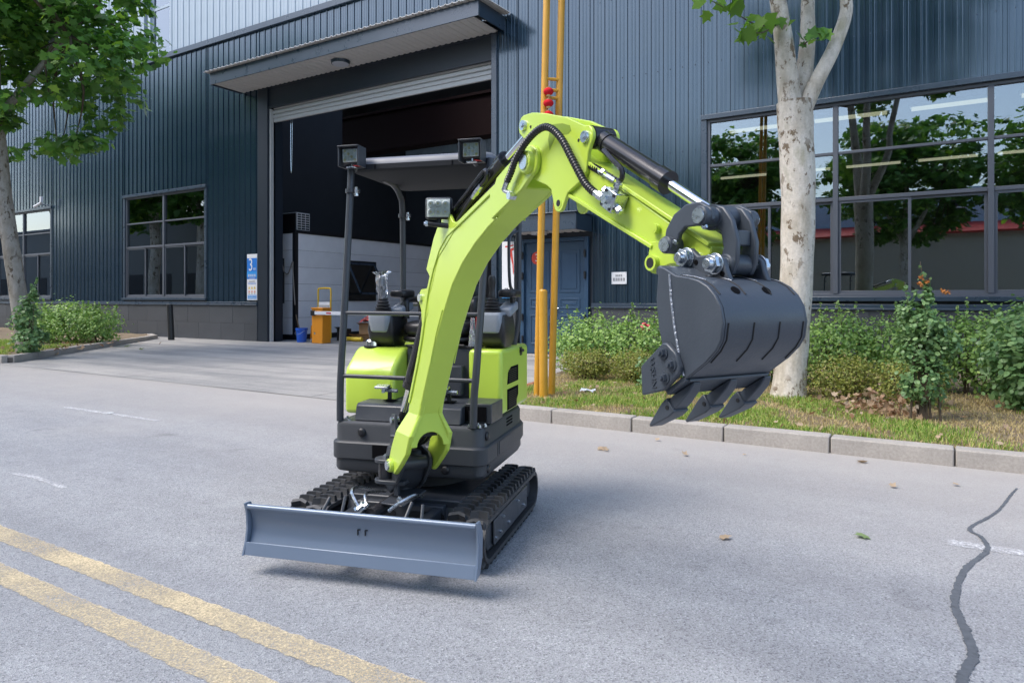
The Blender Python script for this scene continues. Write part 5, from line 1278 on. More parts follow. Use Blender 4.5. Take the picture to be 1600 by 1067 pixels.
# lamp on the boom
lm = MB(); lc_ = Vector((.565, -.105, 1.815)); rm = Matrix.Rotation(R(-33), 3, 'Z')      # faces forwards and a little left
def lv(x, y, z): return lc_ + rm @ Vector((y, x, z))       # x across (w), y out of the face (s), z up
def lbox(mb, x0, x1, y0, y1, z0, z1):
    return mb.add([lv(x, y, z) for z in (z0, z1) for x, y in ((x0, y0), (x1, y0), (x1, y1), (x0, y1))], [(0, 3, 2, 1), (4, 5, 6, 7), (0, 1, 5, 4), (1, 2, 6, 5), (2, 3, 7, 6), (3, 0, 4, 7)])
lamp = bp_(lbox(MB(), -.062, .062, -.04, .0, -.05, .05), 'boom_light', 'black_plastic', bevel=.012, seg=3)
bp_(lbox(MB(), -.053, .053, .0005, .0025, -.041, .041), 'reflector', 'led', lamp)
for r_ in range(2):
    for k in range(3):
        q = MB(); c0 = lv(-.034 + k * .034, .003, -.019 + r_ * .038); c1 = lv(-.034 + k * .034, .010, -.019 + r_ * .038); q.cyl(c0, c1, .0165, .012, 14); bp_(q, 'led_cell', 'led', lamp)
        q = MB(); q.cyl(c1, lv(-.034 + k * .034, .012, -.019 + r_ * .038), .005, n=8); bp_(q, 'led_chip', 'led_chip', lamp)
bp_(lbox(MB(), -.055, .055, .013, .015, -.043, .043), 'lens', 'lens_glass', lamp)
q = MB(); q.cyl(lv(-.05, -.01, -.07), lv(.075, -.01, -.085), .012, n=10); q.cyl(lv(0, -.02, -.05), lv(0, -.012, -.075), .012, n=8); q.tube([lv(.05, -.01, -.085), lv(.07, .0, -.10), lv(.075, .0, -.115)], .012, 8); bp_(q, 'lamp_clamp', 'black_plastic', lamp)
q = MB(); bolt(q, lv(-.05, -.01, -.07), rm @ Vector((.2, -1, 0)), .014, .012); bp_(q, 'bolt', 'zinc', lamp)

# ---- arm
ck_ = arc(1.243, 2.05, .040, 215, 95, 8) + [(1.30, 2.086), (1.385, 2.064), (1.526, 2.017), (1.625, 1.968)] + arc(1.635, 1.928, .038, 70, -50, 7) + [(1.648, 1.878), (1.637, 1.815), (1.62, 1.795), (1.53, 1.76)] + arc(1.476, 1.731, .031, -20, -170, 7) + [(1.428, 1.785), (1.40, 1.803), (1.31, 1.838), (1.255, 1.88), (1.252, 1.94), (1.268, 1.985), (1.235, 2.005)]
arm = MB(); AW = .050
body = [(1.30, 1.86), (1.34, 1.99), (1.42, 1.97), (1.622, 1.848), (2.016, 1.612), (2.168, 1.536), (2.165, 1.514), (2.09, 1.490), (1.985, 1.530), (1.943, 1.552), (1.744, 1.650), (1.592, 1.720), (1.522, 1.757), (1.40, 1.805)]
arm.prism(body, SW(0, 0), -AW + .008, AW - .008)
arm = bp_(arm, 'dipper_arm', 'lime', bevel=.005)
for sg_ in (-1, 1):
    q = MB(); q.prism(ck_, SW(0, 0), sg_ * (AW - .008), sg_ * (AW + .006)); chk = bp_(q, 'cheek_plate', 'lime', arm, bevel=.003)
    q = MB(); q.prism(arc(1.953, 1.503, .031, 160, 330, 8) + [(2.02, 1.497), (2.10, 1.490), (2.10, 1.53), (2.0, 1.565), (1.935, 1.565)], SW(0, 0), sg_ * (AW - .022), sg_ * (AW - .004)); bp_(q, 'tip_lug', 'lime', arm, bevel=.003)
    for s_, z_, r_ in ((1.953, 1.503, .017), (1.476, 1.731, .013)):
        q = MB(); q.cyl((s_, sg_ * (AW - .004), z_), (s_, sg_ * (AW + .012 if r_ > .015 else AW + .0075), z_), r_ * 1.35, n=20); bp_(q, 'eye', 'lime', arm)
        q = MB(); q.cyl((s_, sg_ * (AW + .0122 if r_ > .015 else AW + .0077), z_), (s_, sg_ * (AW + .0128 if r_ > .015 else AW + .0083), z_), r_ * .9, n=20); bp_(q, 'eye_bore', 'cav', arm)
    for s_, z_ in ((1.243, 2.05), (1.635, 1.928)):
        q = MB(); q.cyl((s_, sg_ * (AW + .006), z_), (s_, sg_ * (AW + .016), z_), .021, .019, 20); q.cyl((s_, sg_ * (AW + .016), z_), (s_, sg_ * (AW + .021), z_), .010, n=6); bp_(q, 'pin', 'zinc', arm)
    for s_, z_ in ((1.292, 2.035), (1.595, 1.925)):
        q = MB(); q.cyl((s_, sg_ * (AW + .005), z_), (s_, sg_ * (AW + .0068), z_), .006, n=10); bp_(q, 'tapped_hole', 'cav', arm)
# top and bottom flange strips of the arm
for A_, B_ in (((1.625, 1.850), (2.166, 1.541)), ((1.525, 1.753), (1.945, 1.549))):
    A_ = Vector((A_[0], 0, A_[1])); B_ = Vector((B_[0], 0, B_[1])); t = (B_ - A_).normalized(); n_ = Vector((-t.z, 0, t.x)) * .006
    q = MB(); q.add([p + n_ * k + Vector((0, w_, 0)) for w_ in (-AW - .001, AW + .001) for p, k in ((A_, -1), (B_, -1), (B_, 1), (A_, 1))], [(0, 1, 2, 3), (4, 7, 6, 5), (0, 4, 5, 1), (1, 5, 6, 2), (2, 6, 7, 3), (3, 7, 4, 0)]); bp_(q, 'flange', 'lime', arm, bevel=.002)
# hole in the cheek where the hose passes: not cut, its shaded inside is painted on as a dark patch
q = MB(); q.prism([(1.43, 2.013), (1.50, 2.002), (1.545, 1.985), (1.552, 1.967), (1.535, 1.958), (1.46, 1.968), (1.42, 1.925), (1.41, 1.965)], SW(0, 0), -AW - .0068, -AW - .0062); bp_(q, 'hose_window_shade', 'olive', arm)
q = MB(); q.cyl((1.965, -AW + .002, 1.60), (1.965, -AW - .010, 1.60), .015, .014, 16); q.cyl((1.965, -AW - .010, 1.60), (1.965, -AW - .0106, 1.60), .008, n=10); bp_(q, 'grease_boss', 'lime', arm)
# bucket cylinder
a_ = Vector((1.635, 0, 1.930)); b_ = Vector((2.168, 0, 1.612)); dv = (b_ - a_).normalized(); up = Vector((-dv.z, 0, dv.x))
q = MB(); q.cyl(a_ + dv * .03, a_ + dv * .375, .032, n=30); q.cyl(a_ + dv * .335, a_ + dv * .38, .036, n=30); q.cyl(a_ + Vector((0, -.04, 0)), a_ + Vector((0, .04, 0)), .038, n=20); q.cyl(a_ + dv * .03, a_ + dv * .06, .035, n=30)
bcy = bp_(q, 'bucket_cylinder', 'cyl'); q = MB(); q.cyl(a_ + dv * .38, b_, .0165, n=22); bp_(q, 'piston_rod', 'chrome', bcy)
q = MB(); q.cyl(b_ + Vector((0, -.045, 0)), b_ + Vector((0, .045, 0)), .034, n=20); bp_(q, 'rod_eye', 'bucket_paint', bcy)
s0 = Vector((0, -.042, 0))
q = MB(); q.tube(smoothpath([a_ + dv * .09 - up * .012 + s0 * .9, a_ + dv * .15 - up * .02 + s0, a_ + dv * .21 - up * .03 + s0, a_ + dv * .225 - up * .055 + s0, a_ + dv * .205 - up * .07 + s0], 5), .0085, 8); bp_(q, 'steel_pipe', 'cyl', bcy)
q = MB(); q.cyl(a_ + dv * .205 - up * .07 + s0, a_ + dv * .16 - up * .072 + s0, .012, n=8); q.cyl(a_ + dv * .165 - up * .072 + s0, a_ + dv * .11 - up * .074 + s0, .010, n=8); q.cyl(a_ + dv * .14 - up * .073 + s0, a_ + dv * .125 - up * .073 + s0, .0135, n=6); bp_(q, 'hose_fitting', 'zinc', bcy)
def ribbed(pts, r_, n=8, k=14):
    P = smoothpath(pts, k); rs = [r_ * (1.0 if i % 2 else .78) for i in range(len(P))]
    # resample evenly so the rings are regular
    L = [0]
    for i in range(1, len(P)): L.append(L[-1] + (P[i] - P[i - 1]).length)
    N = max(8, int(L[-1] / (r_ * .22))); out = []; j = 0
    for i in range(N + 1):
        d = L[-1] * i / N
        while j < len(L) - 2 and L[j + 1] < d: j += 1
        t = (d - L[j]) / max(1e-9, L[j + 1] - L[j]); out.append(P[j].lerp(P[j + 1], t))
    return MB().tube(out, [r_ * (1.0 if (i // 2) % 2 else .80) for i in range(N + 1)], n)
bp_(ribbed([a_ + dv * .11 - up * .074 + s0, a_ + dv * .05 - up * .08 + s0 * .9, a_ - dv * .01 - up * .09 + s0 * .6], .013, 10), 'ribbed_hose', 'sheath', bcy)
hz = [(1.19, -.10, 1.842), (1.222, -.10, 1.874), (1.269, -.105, 1.918), (1.35, -.105, 1.968), (1.427, -.10, 1.994), (1.484, -.095, 1.984), (1.546, -.09, 1.934), (1.602, -.085, 1.856), (1.663, -.08, 1.773), (1.715, -.078, 1.732)]
hs_ = bp_(ribbed(hz, .0135, 12), 'ribbed_hose', 'sheath')
q = MB(); q.cyl((1.712, -.078, 1.734), (1.765, -.072, 1.706), .011, n=10); q.cyl((1.73, -.076, 1.725), (1.75, -.074, 1.714), .015, n=6); bp_(q, 'hose_fitting', 'zinc', hs_); q = MB(); q.cyl((1.193, -.10, 1.845), (1.168, -.10, 1.815), .011, n=8); q.cyl((1.168, -.10, 1.815), (1.20, -.085, 1.795), .010, n=8); q.cyl((1.2, -.10, 1.79), (1.2, -.07, 1.79), .016, n=6); bp_(q, 'hose_fitting', 'zinc', hs_)
vb = MB(); t_ = Vector((2.016 - 1.622, 0, 1.612 - 1.848)).normalized(); rm2 = Matrix((( t_.x, 0, -t_.z), (0, 1, 0), (t_.z, 0, t_.x)))
vb.obox((1.80, -.070, 1.700), (.062, .05, .062), rm2); vb = bp_(vb, 'valve_block', 'zinc', arm, bevel=.003)
q = MB()
for dx, dz in ((0, .05), (.055, -.015), (-.045, .01)):
    d_ = rm2 @ Vector((dx, 0, dz)); d0 = d_.normalized(); c_ = Vector((1.80, -.075, 1.700)) + d0 * .03; q.cyl(c_, c_ + d0 * .03, .010, n=8); q.cyl(c_ + d0 * .012, c_ + d0 * .024, .014, n=6)
q.cyl((1.80, -.095, 1.70), (1.80, -.112, 1.70), .014, n=6); bp_(q, 'fitting', 'zinc', arm)
for dx in (-.022, .022):
    for dz in (-.022, .022):
        c_ = Vector((1.80, -.095, 1.70)) + rm2 @ Vector((dx, 0, dz)); q = MB(); q.cyl(c_, c_ + Vector((0, -.003, 0)), .005, n=8); bp_(q, 'screw', 'cav', arm)

# ---- bucket linkage
lk = [(2.030, 1.545), (2.040, 1.590), (2.070, 1.628), (2.115, 1.650), (2.165, 1.652), (2.205, 1.630), (2.208, 1.600), (2.180, 1.585), (2.150, 1.590), (2.112, 1.590), (2.090, 1.572), (2.080, 1.540), (2.066, 1.522), (2.042, 1.524)]
for sg_ in (-1, 1):
    q = MB(); q.prism(lk, SW(0, 0), sg_ * .066, sg_ * .082); l_ = bp_(q, 'side_link', 'bucket_paint', bevel=.004)
    for s_, z_, r_ in ((2.054, 1.546, .024), (2.180, 1.612, .026)):
        q = MB(); q.cyl((s_, sg_ * .05, z_), (s_, sg_ * .098, z_), r_, n=20); bp_(q, 'link_boss', 'bucket_paint', l_, bevel=.003)
    for s_, z_, r_ in ((2.054, 1.546, .019), (2.180, 1.612, .020)):
        q = MB(); q.cyl((s_, sg_ * .098, z_), (s_, sg_ * .104, z_), r_, n=18); bp_(q, 'pin_head', 'zinc', l_)
    for s_, z_ in ((2.085, 1.552), (2.19, 1.583)):
        q = MB(); bolt(q, (s_, sg_ * .085, z_), (0, sg_, 0), .008, .006); bp_(q, 'lock_bolt', 'zinc', l_)
hl = [(2.150, 1.625), (2.178, 1.645), (2.208, 1.635), (2.236, 1.60), (2.253, 1.545), (2.250, 1.495), (2.235, 1.462), (2.208, 1.458), (2.190, 1.475), (2.196, 1.50), (2.208, 1.53), (2.200, 1.57), (2.178, 1.592), (2.155, 1.602)]
q = MB()
for sg_ in (-1, 1): q.prism(hl, SW(0, 0), sg_ * .026, sg_ * .042)
q.cyl((2.178, -.046, 1.612), (2.178, .046, 1.612), .027, n=20); q.cyl((2.216, -.046, 1.488), (2.216, .046, 1.488), .027, n=20); q.box(2.222, 2.238, -.026, .026, 1.535, 1.575)
bp_(q, 'tipping_link', 'bucket_paint', bevel=.004)
# ---- bucket
BW = .139
outer = [(2.112, 1.470), (2.128, 1.482), (2.150, 1.478), (2.19, 1.458), (2.235, 1.452), (2.268, 1.444), (2.296, 1.430), (2.318, 1.410), (2.336, 1.382), (2.344, 1.345), (2.338, 1.305), (2.322, 1.280), (2.290, 1.250), (2.225, 1.205), (2.214, 1.197)]
inner = []
for i, p in enumerate(outer):
    a0 = Vector(outer[max(0, i - 1)]); c0 = Vector(outer[min(len(outer) - 1, i + 1)]); t = (c0 - a0).normalized(); n_ = Vector((t.y, -t.x))
    inner.append((p[0] + n_.x * .010, p[1] + n_.y * .010))
q = MB(); q.prism(outer + inner[::-1], SW(0, 0), -BW, BW); bkt_ = bp_(q, 'bucket', 'bucket_paint', smooth=40); bkt_.matrix_basis = BM @ Matrix.Translation((0, -.039, 0))
side = outer[1:14] + [(2.146, 1.268), (2.128, 1.330), (2.120, 1.401)]
for sg_ in (-1, 1):
    q = MB(); q.prism(side, SW(0, 0), sg_ * BW, sg_ * (BW + .010)); bp_(q, 'side_plate', 'bucket_paint', bkt_, bevel=.003)
    q = MB(); q.tube([(2.170, sg_ * (BW + .0105), 1.462), (2.176, sg_ * (BW + .0105), 1.40), (2.188, sg_ * (BW + .0105), 1.33), (2.204, sg_ * (BW + .0105), 1.26), (2.220, sg_ * (BW + .0105), 1.212)], .0035, 6); bp_(q, 'weld_seam', 'weld', bkt_)
    cut = [(2.078, 1.225), (2.160, 1.290), (2.176, 1.290), (2.206, 1.268), (2.222, 1.235), (2.218, 1.218), (2.165, 1.172), (2.083, 1.150)]
    q = MB(); q.prism(cut, SW(0, 0), sg_ * (BW + .010), sg_ * (BW + .026)); sc_ = bp_(q, 'side_cutter', 'bucket_paint', bkt_, bevel=.004)
    for s_, z_ in ((2.164, 1.266), (2.194, 1.239), (2.170, 1.205)):
        q = MB(); q.cyl((s_, sg_ * (BW + .026), z_), (s_, sg_ * (BW + .029), z_), .017, n=20); bolt(q, (s_, sg_ * (BW + .029), z_), (0, sg_, 0), .0115, .009); bp_(q, 'cutter_bolt', 'bucket_paint', bkt_)
    if sg_ < 0:
        me = text_mesh('WSHN', .026, .0015)
        put('lettering', me, 'bucket_paint', bkt_, Matrix.Translation((2.126, -BW - .0268, 1.212)) @ Matrix.Rotation(R(90), 4, 'X') @ Matrix.Rotation(R(-82), 4, 'Z'))
q = MB()
for w_ in (-.131, -.045, .045, .131):
    for seg_ in ((3, 7), (9, 12)):
        pth = [Vector((outer[i][0], w_, outer[i][1])) for i in range(seg_[0], seg_[1] + 1)]
        n_ = [Vector((0, 0, 0))]
        q = MB(); q.tube([p + Vector((.0, 0, 0)) for p in pth], .0026, 6); bp_(q, 'wear_slot', 'cav', bkt_)
        if seg_[0] < 5:
            q = MB(); q.tube([p + Vector((.0006, .007, .0006)) for p in pth[:3]], .0022, 6); bp_(q, 'weld_seam', 'weld', bkt_)
for w_ in (-.068, .040):
    q = MB(); q.cyl((2.305, w_, 1.418), (2.3084, w_, 1.4215), .0125, n=18); bp_(q, 'drain_hole', 'void', bkt_)
q = MB(); q.tube([(2.227, -.139, 1.2015), (2.227, .139, 1.2015)], .004, 6); bp_(q, 'weld_seam', 'bucket_paint', bkt_)
lipd = Vector((-.095, 0, -.072)).normalized(); lipn = Vector((lipd.z, 0, -lipd.x))
if lipn.z > 0: lipn = -lipn
q = MB(); A_ = Vector((2.226, 0, 1.203)); B_ = Vector((2.160, 0, 1.161))
q.add([p + lipn * k + Vector((0, w_, 0)) for w_ in (-BW - .010, BW + .010) for p, k in ((A_, -.012), (B_, -.010), (B_, .003), (A_, .002))], [(0, 1, 2, 3), (4, 7, 6, 5), (0, 4, 5, 1), (1, 5, 6, 2), (2, 6, 7, 3), (3, 7, 4, 0)]); bp_(q, 'cutting_lip', 'bucket_paint', bkt_, bevel=.002)
td = Vector((-.118, 0, -.102)).normalized(); tn = Vector((td.z, 0, -td.x))
if tn.z > 0: tn = -tn
for w_ in (-.109, .020, .146):
    A_ = Vector((2.192, w_, 1.168)) + tn * .0
    def tp_(d, n, h): return A_ + td * d + tn * n + Vector((0, h, 0))
    q = MB(); rings = [[tp_(d, n0, -h), tp_(d, n0, h), tp_(d, n1, h), tp_(d, n1, -h)] for d, n0, n1, h in ((-.042, -.003, .003, .012), (-.018, -.005, .013, .018), (.030, -.012, .018, .022), (.068, -.010, .018, .021))]
    q.loft(rings); bp_(q, 'tooth_adapter', 'bucket_paint', bkt_, bevel=.003)
    q = MB(); rings = [[tp_(d, n0, -h), tp_(d, n0, h), tp_(d, n1, h), tp_(d, n1, -h)] for d, n0, n1, h in ((.050, -.018, .024, .026), (.076, -.018, .023, .026), (.156, -.004, .003, .022))]
    q.loft(rings); bp_(q, 'tooth', 'bucket_paint', bkt_, bevel=.003)
    q = MB(); q.cyl(tp_(.064, .003, -.0275), tp_(.064, .003, .0275), .006, n=10); bp_(q, 'tooth_pin', 'cav', bkt_)
q = MB()
for w0, w1 in ((-.078, -.060), (.060, .078)):
    q.prism([(2.085, 1.470), (2.088, 1.510), (2.104, 1.533), (2.128, 1.534), (2.155, 1.512), (2.190, 1.512), (2.215, 1.516), (2.240, 1.500), (2.250, 1.470), (2.262, 1.445), (2.19, 1.452), (2.14, 1.468)], SW(0, 0), w0, w1)
q.cyl((2.116, -.174, 1.472), (2.116, .114, 1.472), .014, n=14)
ea = bp_(q, 'bucket_ear', 'bucket_paint', bkt_, bevel=.004); ea.location.y = .039
for s_, z_ in ((2.115, 1.508), (2.216, 1.488)):
    q = MB(); q.cyl((s_, -.094, z_), (s_, .094, z_), .018, n=16)
    for sg_ in (-1, 1):
        q.cyl((s_, sg_ * .078, z_), (s_, sg_ * .082, z_), .028, n=22); q.cyl((s_, sg_ * .082, z_), (s_, sg_ * .098, z_), .025, n=6); q.cyl((s_, sg_ * .098, z_), (s_, sg_ * .112, z_), .016, .013, 16)
    bp_(q, 'pin_nut', 'zinc', bkt_, bevel=.0015).location.y = .039
for s_, z_ in ((2.150, 1.495), (2.24, 1.462)):
    q = MB(); q.cyl((s_, -.0785, z_), (s_, -.0795, z_), .007, n=12); bp_(q, 'ear_hole', 'void', bkt_).location.y = .039
# ================================================================== PLANTS, POLES, LITTER
import numpy as np
rng = np.random.default_rng(11)
def rot_frames(nrm, rng, spin=True):
    n = nrm / np.maximum(1e-9, np.linalg.norm(nrm, axis=1, keepdims=True))
    h = np.where(np.abs(n[:, 2:3]) < .95, np.array([[0, 0, 1.]]), np.array([[1., 0, 0]]))
    u = np.cross(h, n); u /= np.maximum(1e-9, np.linalg.norm(u, axis=1, keepdims=True)); v = np.cross(n, u)
    a = rng.uniform(0, 2 * np.pi, len(n))[:, None] if spin else np.zeros((len(n), 1))
    return u * np.cos(a) + v * np.sin(a), v * np.cos(a) - u * np.sin(a), n
def leaf_mesh(name, pos, nrm, size, shape, rng, spin=True, cup=.15):
    """one closed outline per leaf (fan of triangles round a midpoint, slightly cupped)"""
    k = len(shape); N = len(pos)
    U, V, W = rot_frames(nrm, rng, spin)
    sh = np.array(shape); r2 = (sh ** 2).sum(1)
    co = np.zeros((N, k + 1, 3)); s = size[:, None, None]
    lift = cup * r2
    cupr = rng.uniform(-.6, 1.4, (N, 1, 1))
    co[:, 1:, :] = pos[:, None, :] + s * (sh[None, :, 0:1] * U[:, None, :] + sh[None, :, 1:2] * V[:, None, :] + cupr * lift[None, :, None] * W[:, None, :])
    mid = sh.mean(0)
    co[:, 0, :] = pos + size[:, None] * (mid[0] * U + mid[1] * V)
    co = co.reshape(-1, 3)
    base = (np.arange(N) * (k + 1))[:, None, None]
    i = np.arange(k)
    tri = np.stack([np.zeros(k, int), i + 1, (i + 1) % k + 1], 1)[None] + base
    tri = tri.reshape(-1, 3)
    me = bpy.data.meshes.new(name)
    me.vertices.add(len(co)); me.vertices.foreach_set('co', co.ravel())
    me.loops.add(len(tri) * 3); me.loops.foreach_set('vertex_index', tri.ravel().astype(np.int32))
    me.polygons.add(len(tri)); me.polygons.foreach_set('loop_start', np.arange(0, len(tri) * 3, 3, dtype=np.int32)); me.polygons.foreach_set('loop_total', np.full(len(tri), 3, dtype=np.int32))
    me.update(calc_edges=True); me.validate()
    return me
PLANE = [(0, -.5), (.16, -.42), (.5, -.32), (.34, -.06), (.52, .20), (.24, .18), (.0, .62), (-.24, .18), (-.52, .20), (-.34, -.06), (-.5, -.32), (-.16, -.42)]
OVAL = [(0, -.5), (.26, -.2), (.28, .12), (0, .5), (-.28, .12), (-.26, -.2)]
ROUND = [(0, -.5), (.36, -.22), (.38, .15), (.15, .45), (-.15, .45), (-.38, .15), (-.36, -.22)]

def blob_points(c, rad, n, rng, shell=.55):
    d = rng.normal(size=(n, 3)); d /= np.linalg.norm(d, axis=1, keepdims=True)
    r = (shell + (1 - shell) * rng.random((n, 1))) ** .6
    return np.array(c) + d * r * np.array(rad), d

def tree(name, base, trunk_pts, trunk_r, limbs, crown, leaves, leafsize, label, group, m='leaf_a', clump_n=150, seed=1, clump_r=.6, flat=.55, keep=None, bark='bark'):
    rg_ = np.random.default_rng(seed); rnd_ = random.Random(seed)
    t = tag(empty(name, base), label, 'tree', group); b0 = Vector(base)
    q = MB(); P = smoothpath(trunk_pts, 5); n = len(P)
    rr = [trunk_r[0] + (trunk_r[1] - trunk_r[0]) * (i / (n - 1)) + (trunk_r[0] * .28 * math.exp(-i / 1.6)) for i in range(n)]
    rr = [r_ * (1 + .018 * math.sin(i * 1.1 + seed)) for i, r_ in enumerate(rr)]
    q.tube([p - b0 for p in P], rr, 18); trunk = q.build('trunk', M[bark], t, smooth=80)
    ends = []
    for lp, r0, r1 in limbs:
        q = MB(); L = smoothpath(lp, 5); q.tube([p - b0 for p in L], [r0 + (r1 - r0) * i / (len(L) - 1) for i in range(len(L))], 12); q.build('limb', M[bark], t, smooth=80)
        ends.append(L[-1])
    cc, cr = crown
    cl = []
    while len(cl) < clump_n:
        d = rg_.normal(size=3); d /= np.linalg.norm(d); r_ = rg_.random() ** .38
        p = np.array(cc) + d * r_ * np.array(cr)
        if p[2] < cc[2] - cr[2] * .92: continue
        if keep and not keep(p): continue
        cl.append(p)
    # branches: from limb ends to clumps
    q = MB()
    src = ends or [P[-1]]
    for p in cl[::2]:
        e = min(src, key=lambda s_: (Vector(p) - s_).length); mid = (Vector(p) + e) / 2 + Vector((rnd_.uniform(-.3, .3), rnd_.uniform(-.3, .3), rnd_.uniform(.0, .4)))
        q.tube([x_ - b0 for x_ in smoothpath([e, mid, Vector(p)], 3)], [.05, .045, .04, .03, .022, .016, .01], 5, False)
    q.build('branches', M['twig'], t)
    pos, nr = [], []
    per = leaves // clump_n
    for p in cl:
        rad = clump_r * rg_.uniform(.7, 1.35)
        pp, dd = blob_points(p, (rad, rad, rad * flat), per, rg_, .2)
        nn = dd * .5 + np.array([0, 0, .9]) + rg_.normal(size=dd.shape) * .55
        pos.append(pp); nr.append(nn)
    pos = np.concatenate(pos) - np.array(base); nr = np.concatenate(nr)
    me = leaf_mesh('crown', pos, nr, leafsize * rg_.uniform(.6, 1.25, len(pos)), PLANE, rg_)
    o = put('crown', me, M[m], t); tag(o, kind='stuff')
    return t
# left tree by the planter kerb
def pxp(px, py, d):
    """point seen at a picture position from the camera stand, at distance d along the view"""
    dx = (px - 800) / 1080; dz = (467 - py) / 1080
    return Vector(((-math.sin(YAW) + dx * math.cos(YAW)) * d, (math.cos(YAW) + dx * math.sin(YAW)) * d, CAM_H + dz * d))
DL = 16.6
ltp = [pxp(x_, y_, DL) for x_, y_ in ((42, 558), (36, 510), (27, 450), (18, 390), (8, 325), (1, 260), (-6, 190))]
LT = ltp[0]; LE = ltp[-1]; LC = LE + Vector((0, 0, 2.55))
tree('plane_tree', tuple(LT), ltp, (.19, .165),
     [([LE, LE + Vector((.8, .4, 1.0)), LE + Vector((1.7, .8, 2.0))], .11, .05), ([LE, LE + Vector((-.8, -.3, 1.2)), LE + Vector((-1.6, -.5, 2.4))], .11, .05), ([LE, LE + Vector((.1, .8, 1.4)), LE + Vector((.2, 1.4, 2.8))], .10, .05), ([LE, LE + Vector((.3, -.7, 1.0)), LE + Vector((.6, -1.4, 2.0))], .10, .05), ([LE, LE + Vector((.0, .0, 1.6)), LE + Vector((.1, -.1, 3.4))], .11, .05)],
     (tuple(LC), (3.65, 3.3, 3.5)), 13500, .215, 'plane tree with dense green crown at the left planter kerb', None, clump_n=190, seed=5, clump_r=.58, bark='bark_brown_shaded')
# right tree, mottled white trunk with three limbs
DT = 9.05
tp = [pxp(x_, y_, DT) for x_, y_ in ((1231, 628), (1238, 540), (1243, 460), (1246, 380), (1247, 300), (1244, 220), (1241, 160))]
b0_ = tuple(pxp(1232, 622, DT))
tree('plane_tree', b0_, tp, (.192, .222),
     [([pxp(1238, 190, DT), pxp(1230, 120, DT), pxp(1224, 60, DT), pxp(1214, -10, DT), pxp(1200, -120, DT)], .155, .08), ([pxp(1248, 185, DT + .1), pxp(1256, 120, DT + .15), pxp(1262, 60, DT + .2), pxp(1263, -10, DT + .3), pxp(1275, -140, DT + .5)], .125, .07), ([pxp(1255, 175, DT), pxp(1275, 130, DT - .05), pxp(1303, 75, DT - .1), pxp(1322, 20, DT - .15), pxp(1322, -30, DT - .2), pxp(1345, -140, DT - .3)], .105, .06)],
     ((-1.6, 8.3, 8.6), (3.2, 3.0, 2.3)), 7000, .20, 'plane tree with mottled white bark trunk forking into three limbs', None, clump_n=120, seed=9, clump_r=.6,
     keep=lambda p: p[2] > 1.4 + .52 * math.hypot(p[0], p[1]) + .9)
rt_ = [o for o in bpy.data.objects if o.get('label', '').startswith('plane tree with mottled')][0]
# hanging twig with fresh leaves and the leaf tuft in the fork
def sprig(parent, pts, n, size, spread, m, seed):
    rg_ = np.random.default_rng(seed); P = smoothpath(pts, 6); b0 = Vector(parent.location)
    q = MB(); q.tube([p - b0 for p in P], [.012 - .008 * i / len(P) for i in range(len(P))], 5); q.build('twig', M['twig'], parent)
    pos = np.array([tuple(P[int(rg_.integers(1, len(P)))] + Vector(tuple(rg_.normal(size=3) * spread)) - b0) for _ in range(n)])
    nr = rg_.normal(size=(n, 3)) * .7 + np.array([.2, -.9, .5])
    o = put('leaf_sprig', leaf_mesh('leaf_sprig', pos, nr, size * rg_.uniform(.7, 1.3, n), PLANE, rg_), M[m], parent)
sprig(rt_, [pxp(1222, 40, DT), pxp(1185, 40, DT - .3), pxp(1150, 22, DT - .5), pxp(1112, 2, DT - .7)], 22, .20, .09, 'leaf_b', 3)
sprig(rt_, [pxp(1222, 30, DT), pxp(1195, 50, DT - .3), pxp(1172, 52, DT - .5)], 9, .20, .06, 'leaf_b', 4)
sprig(rt_, [pxp(1256, 70, DT - .15), pxp(1275, 55, DT - .2), pxp(1290, 52, DT - .2)], 14, .13, .05, 'leaf_a', 5)

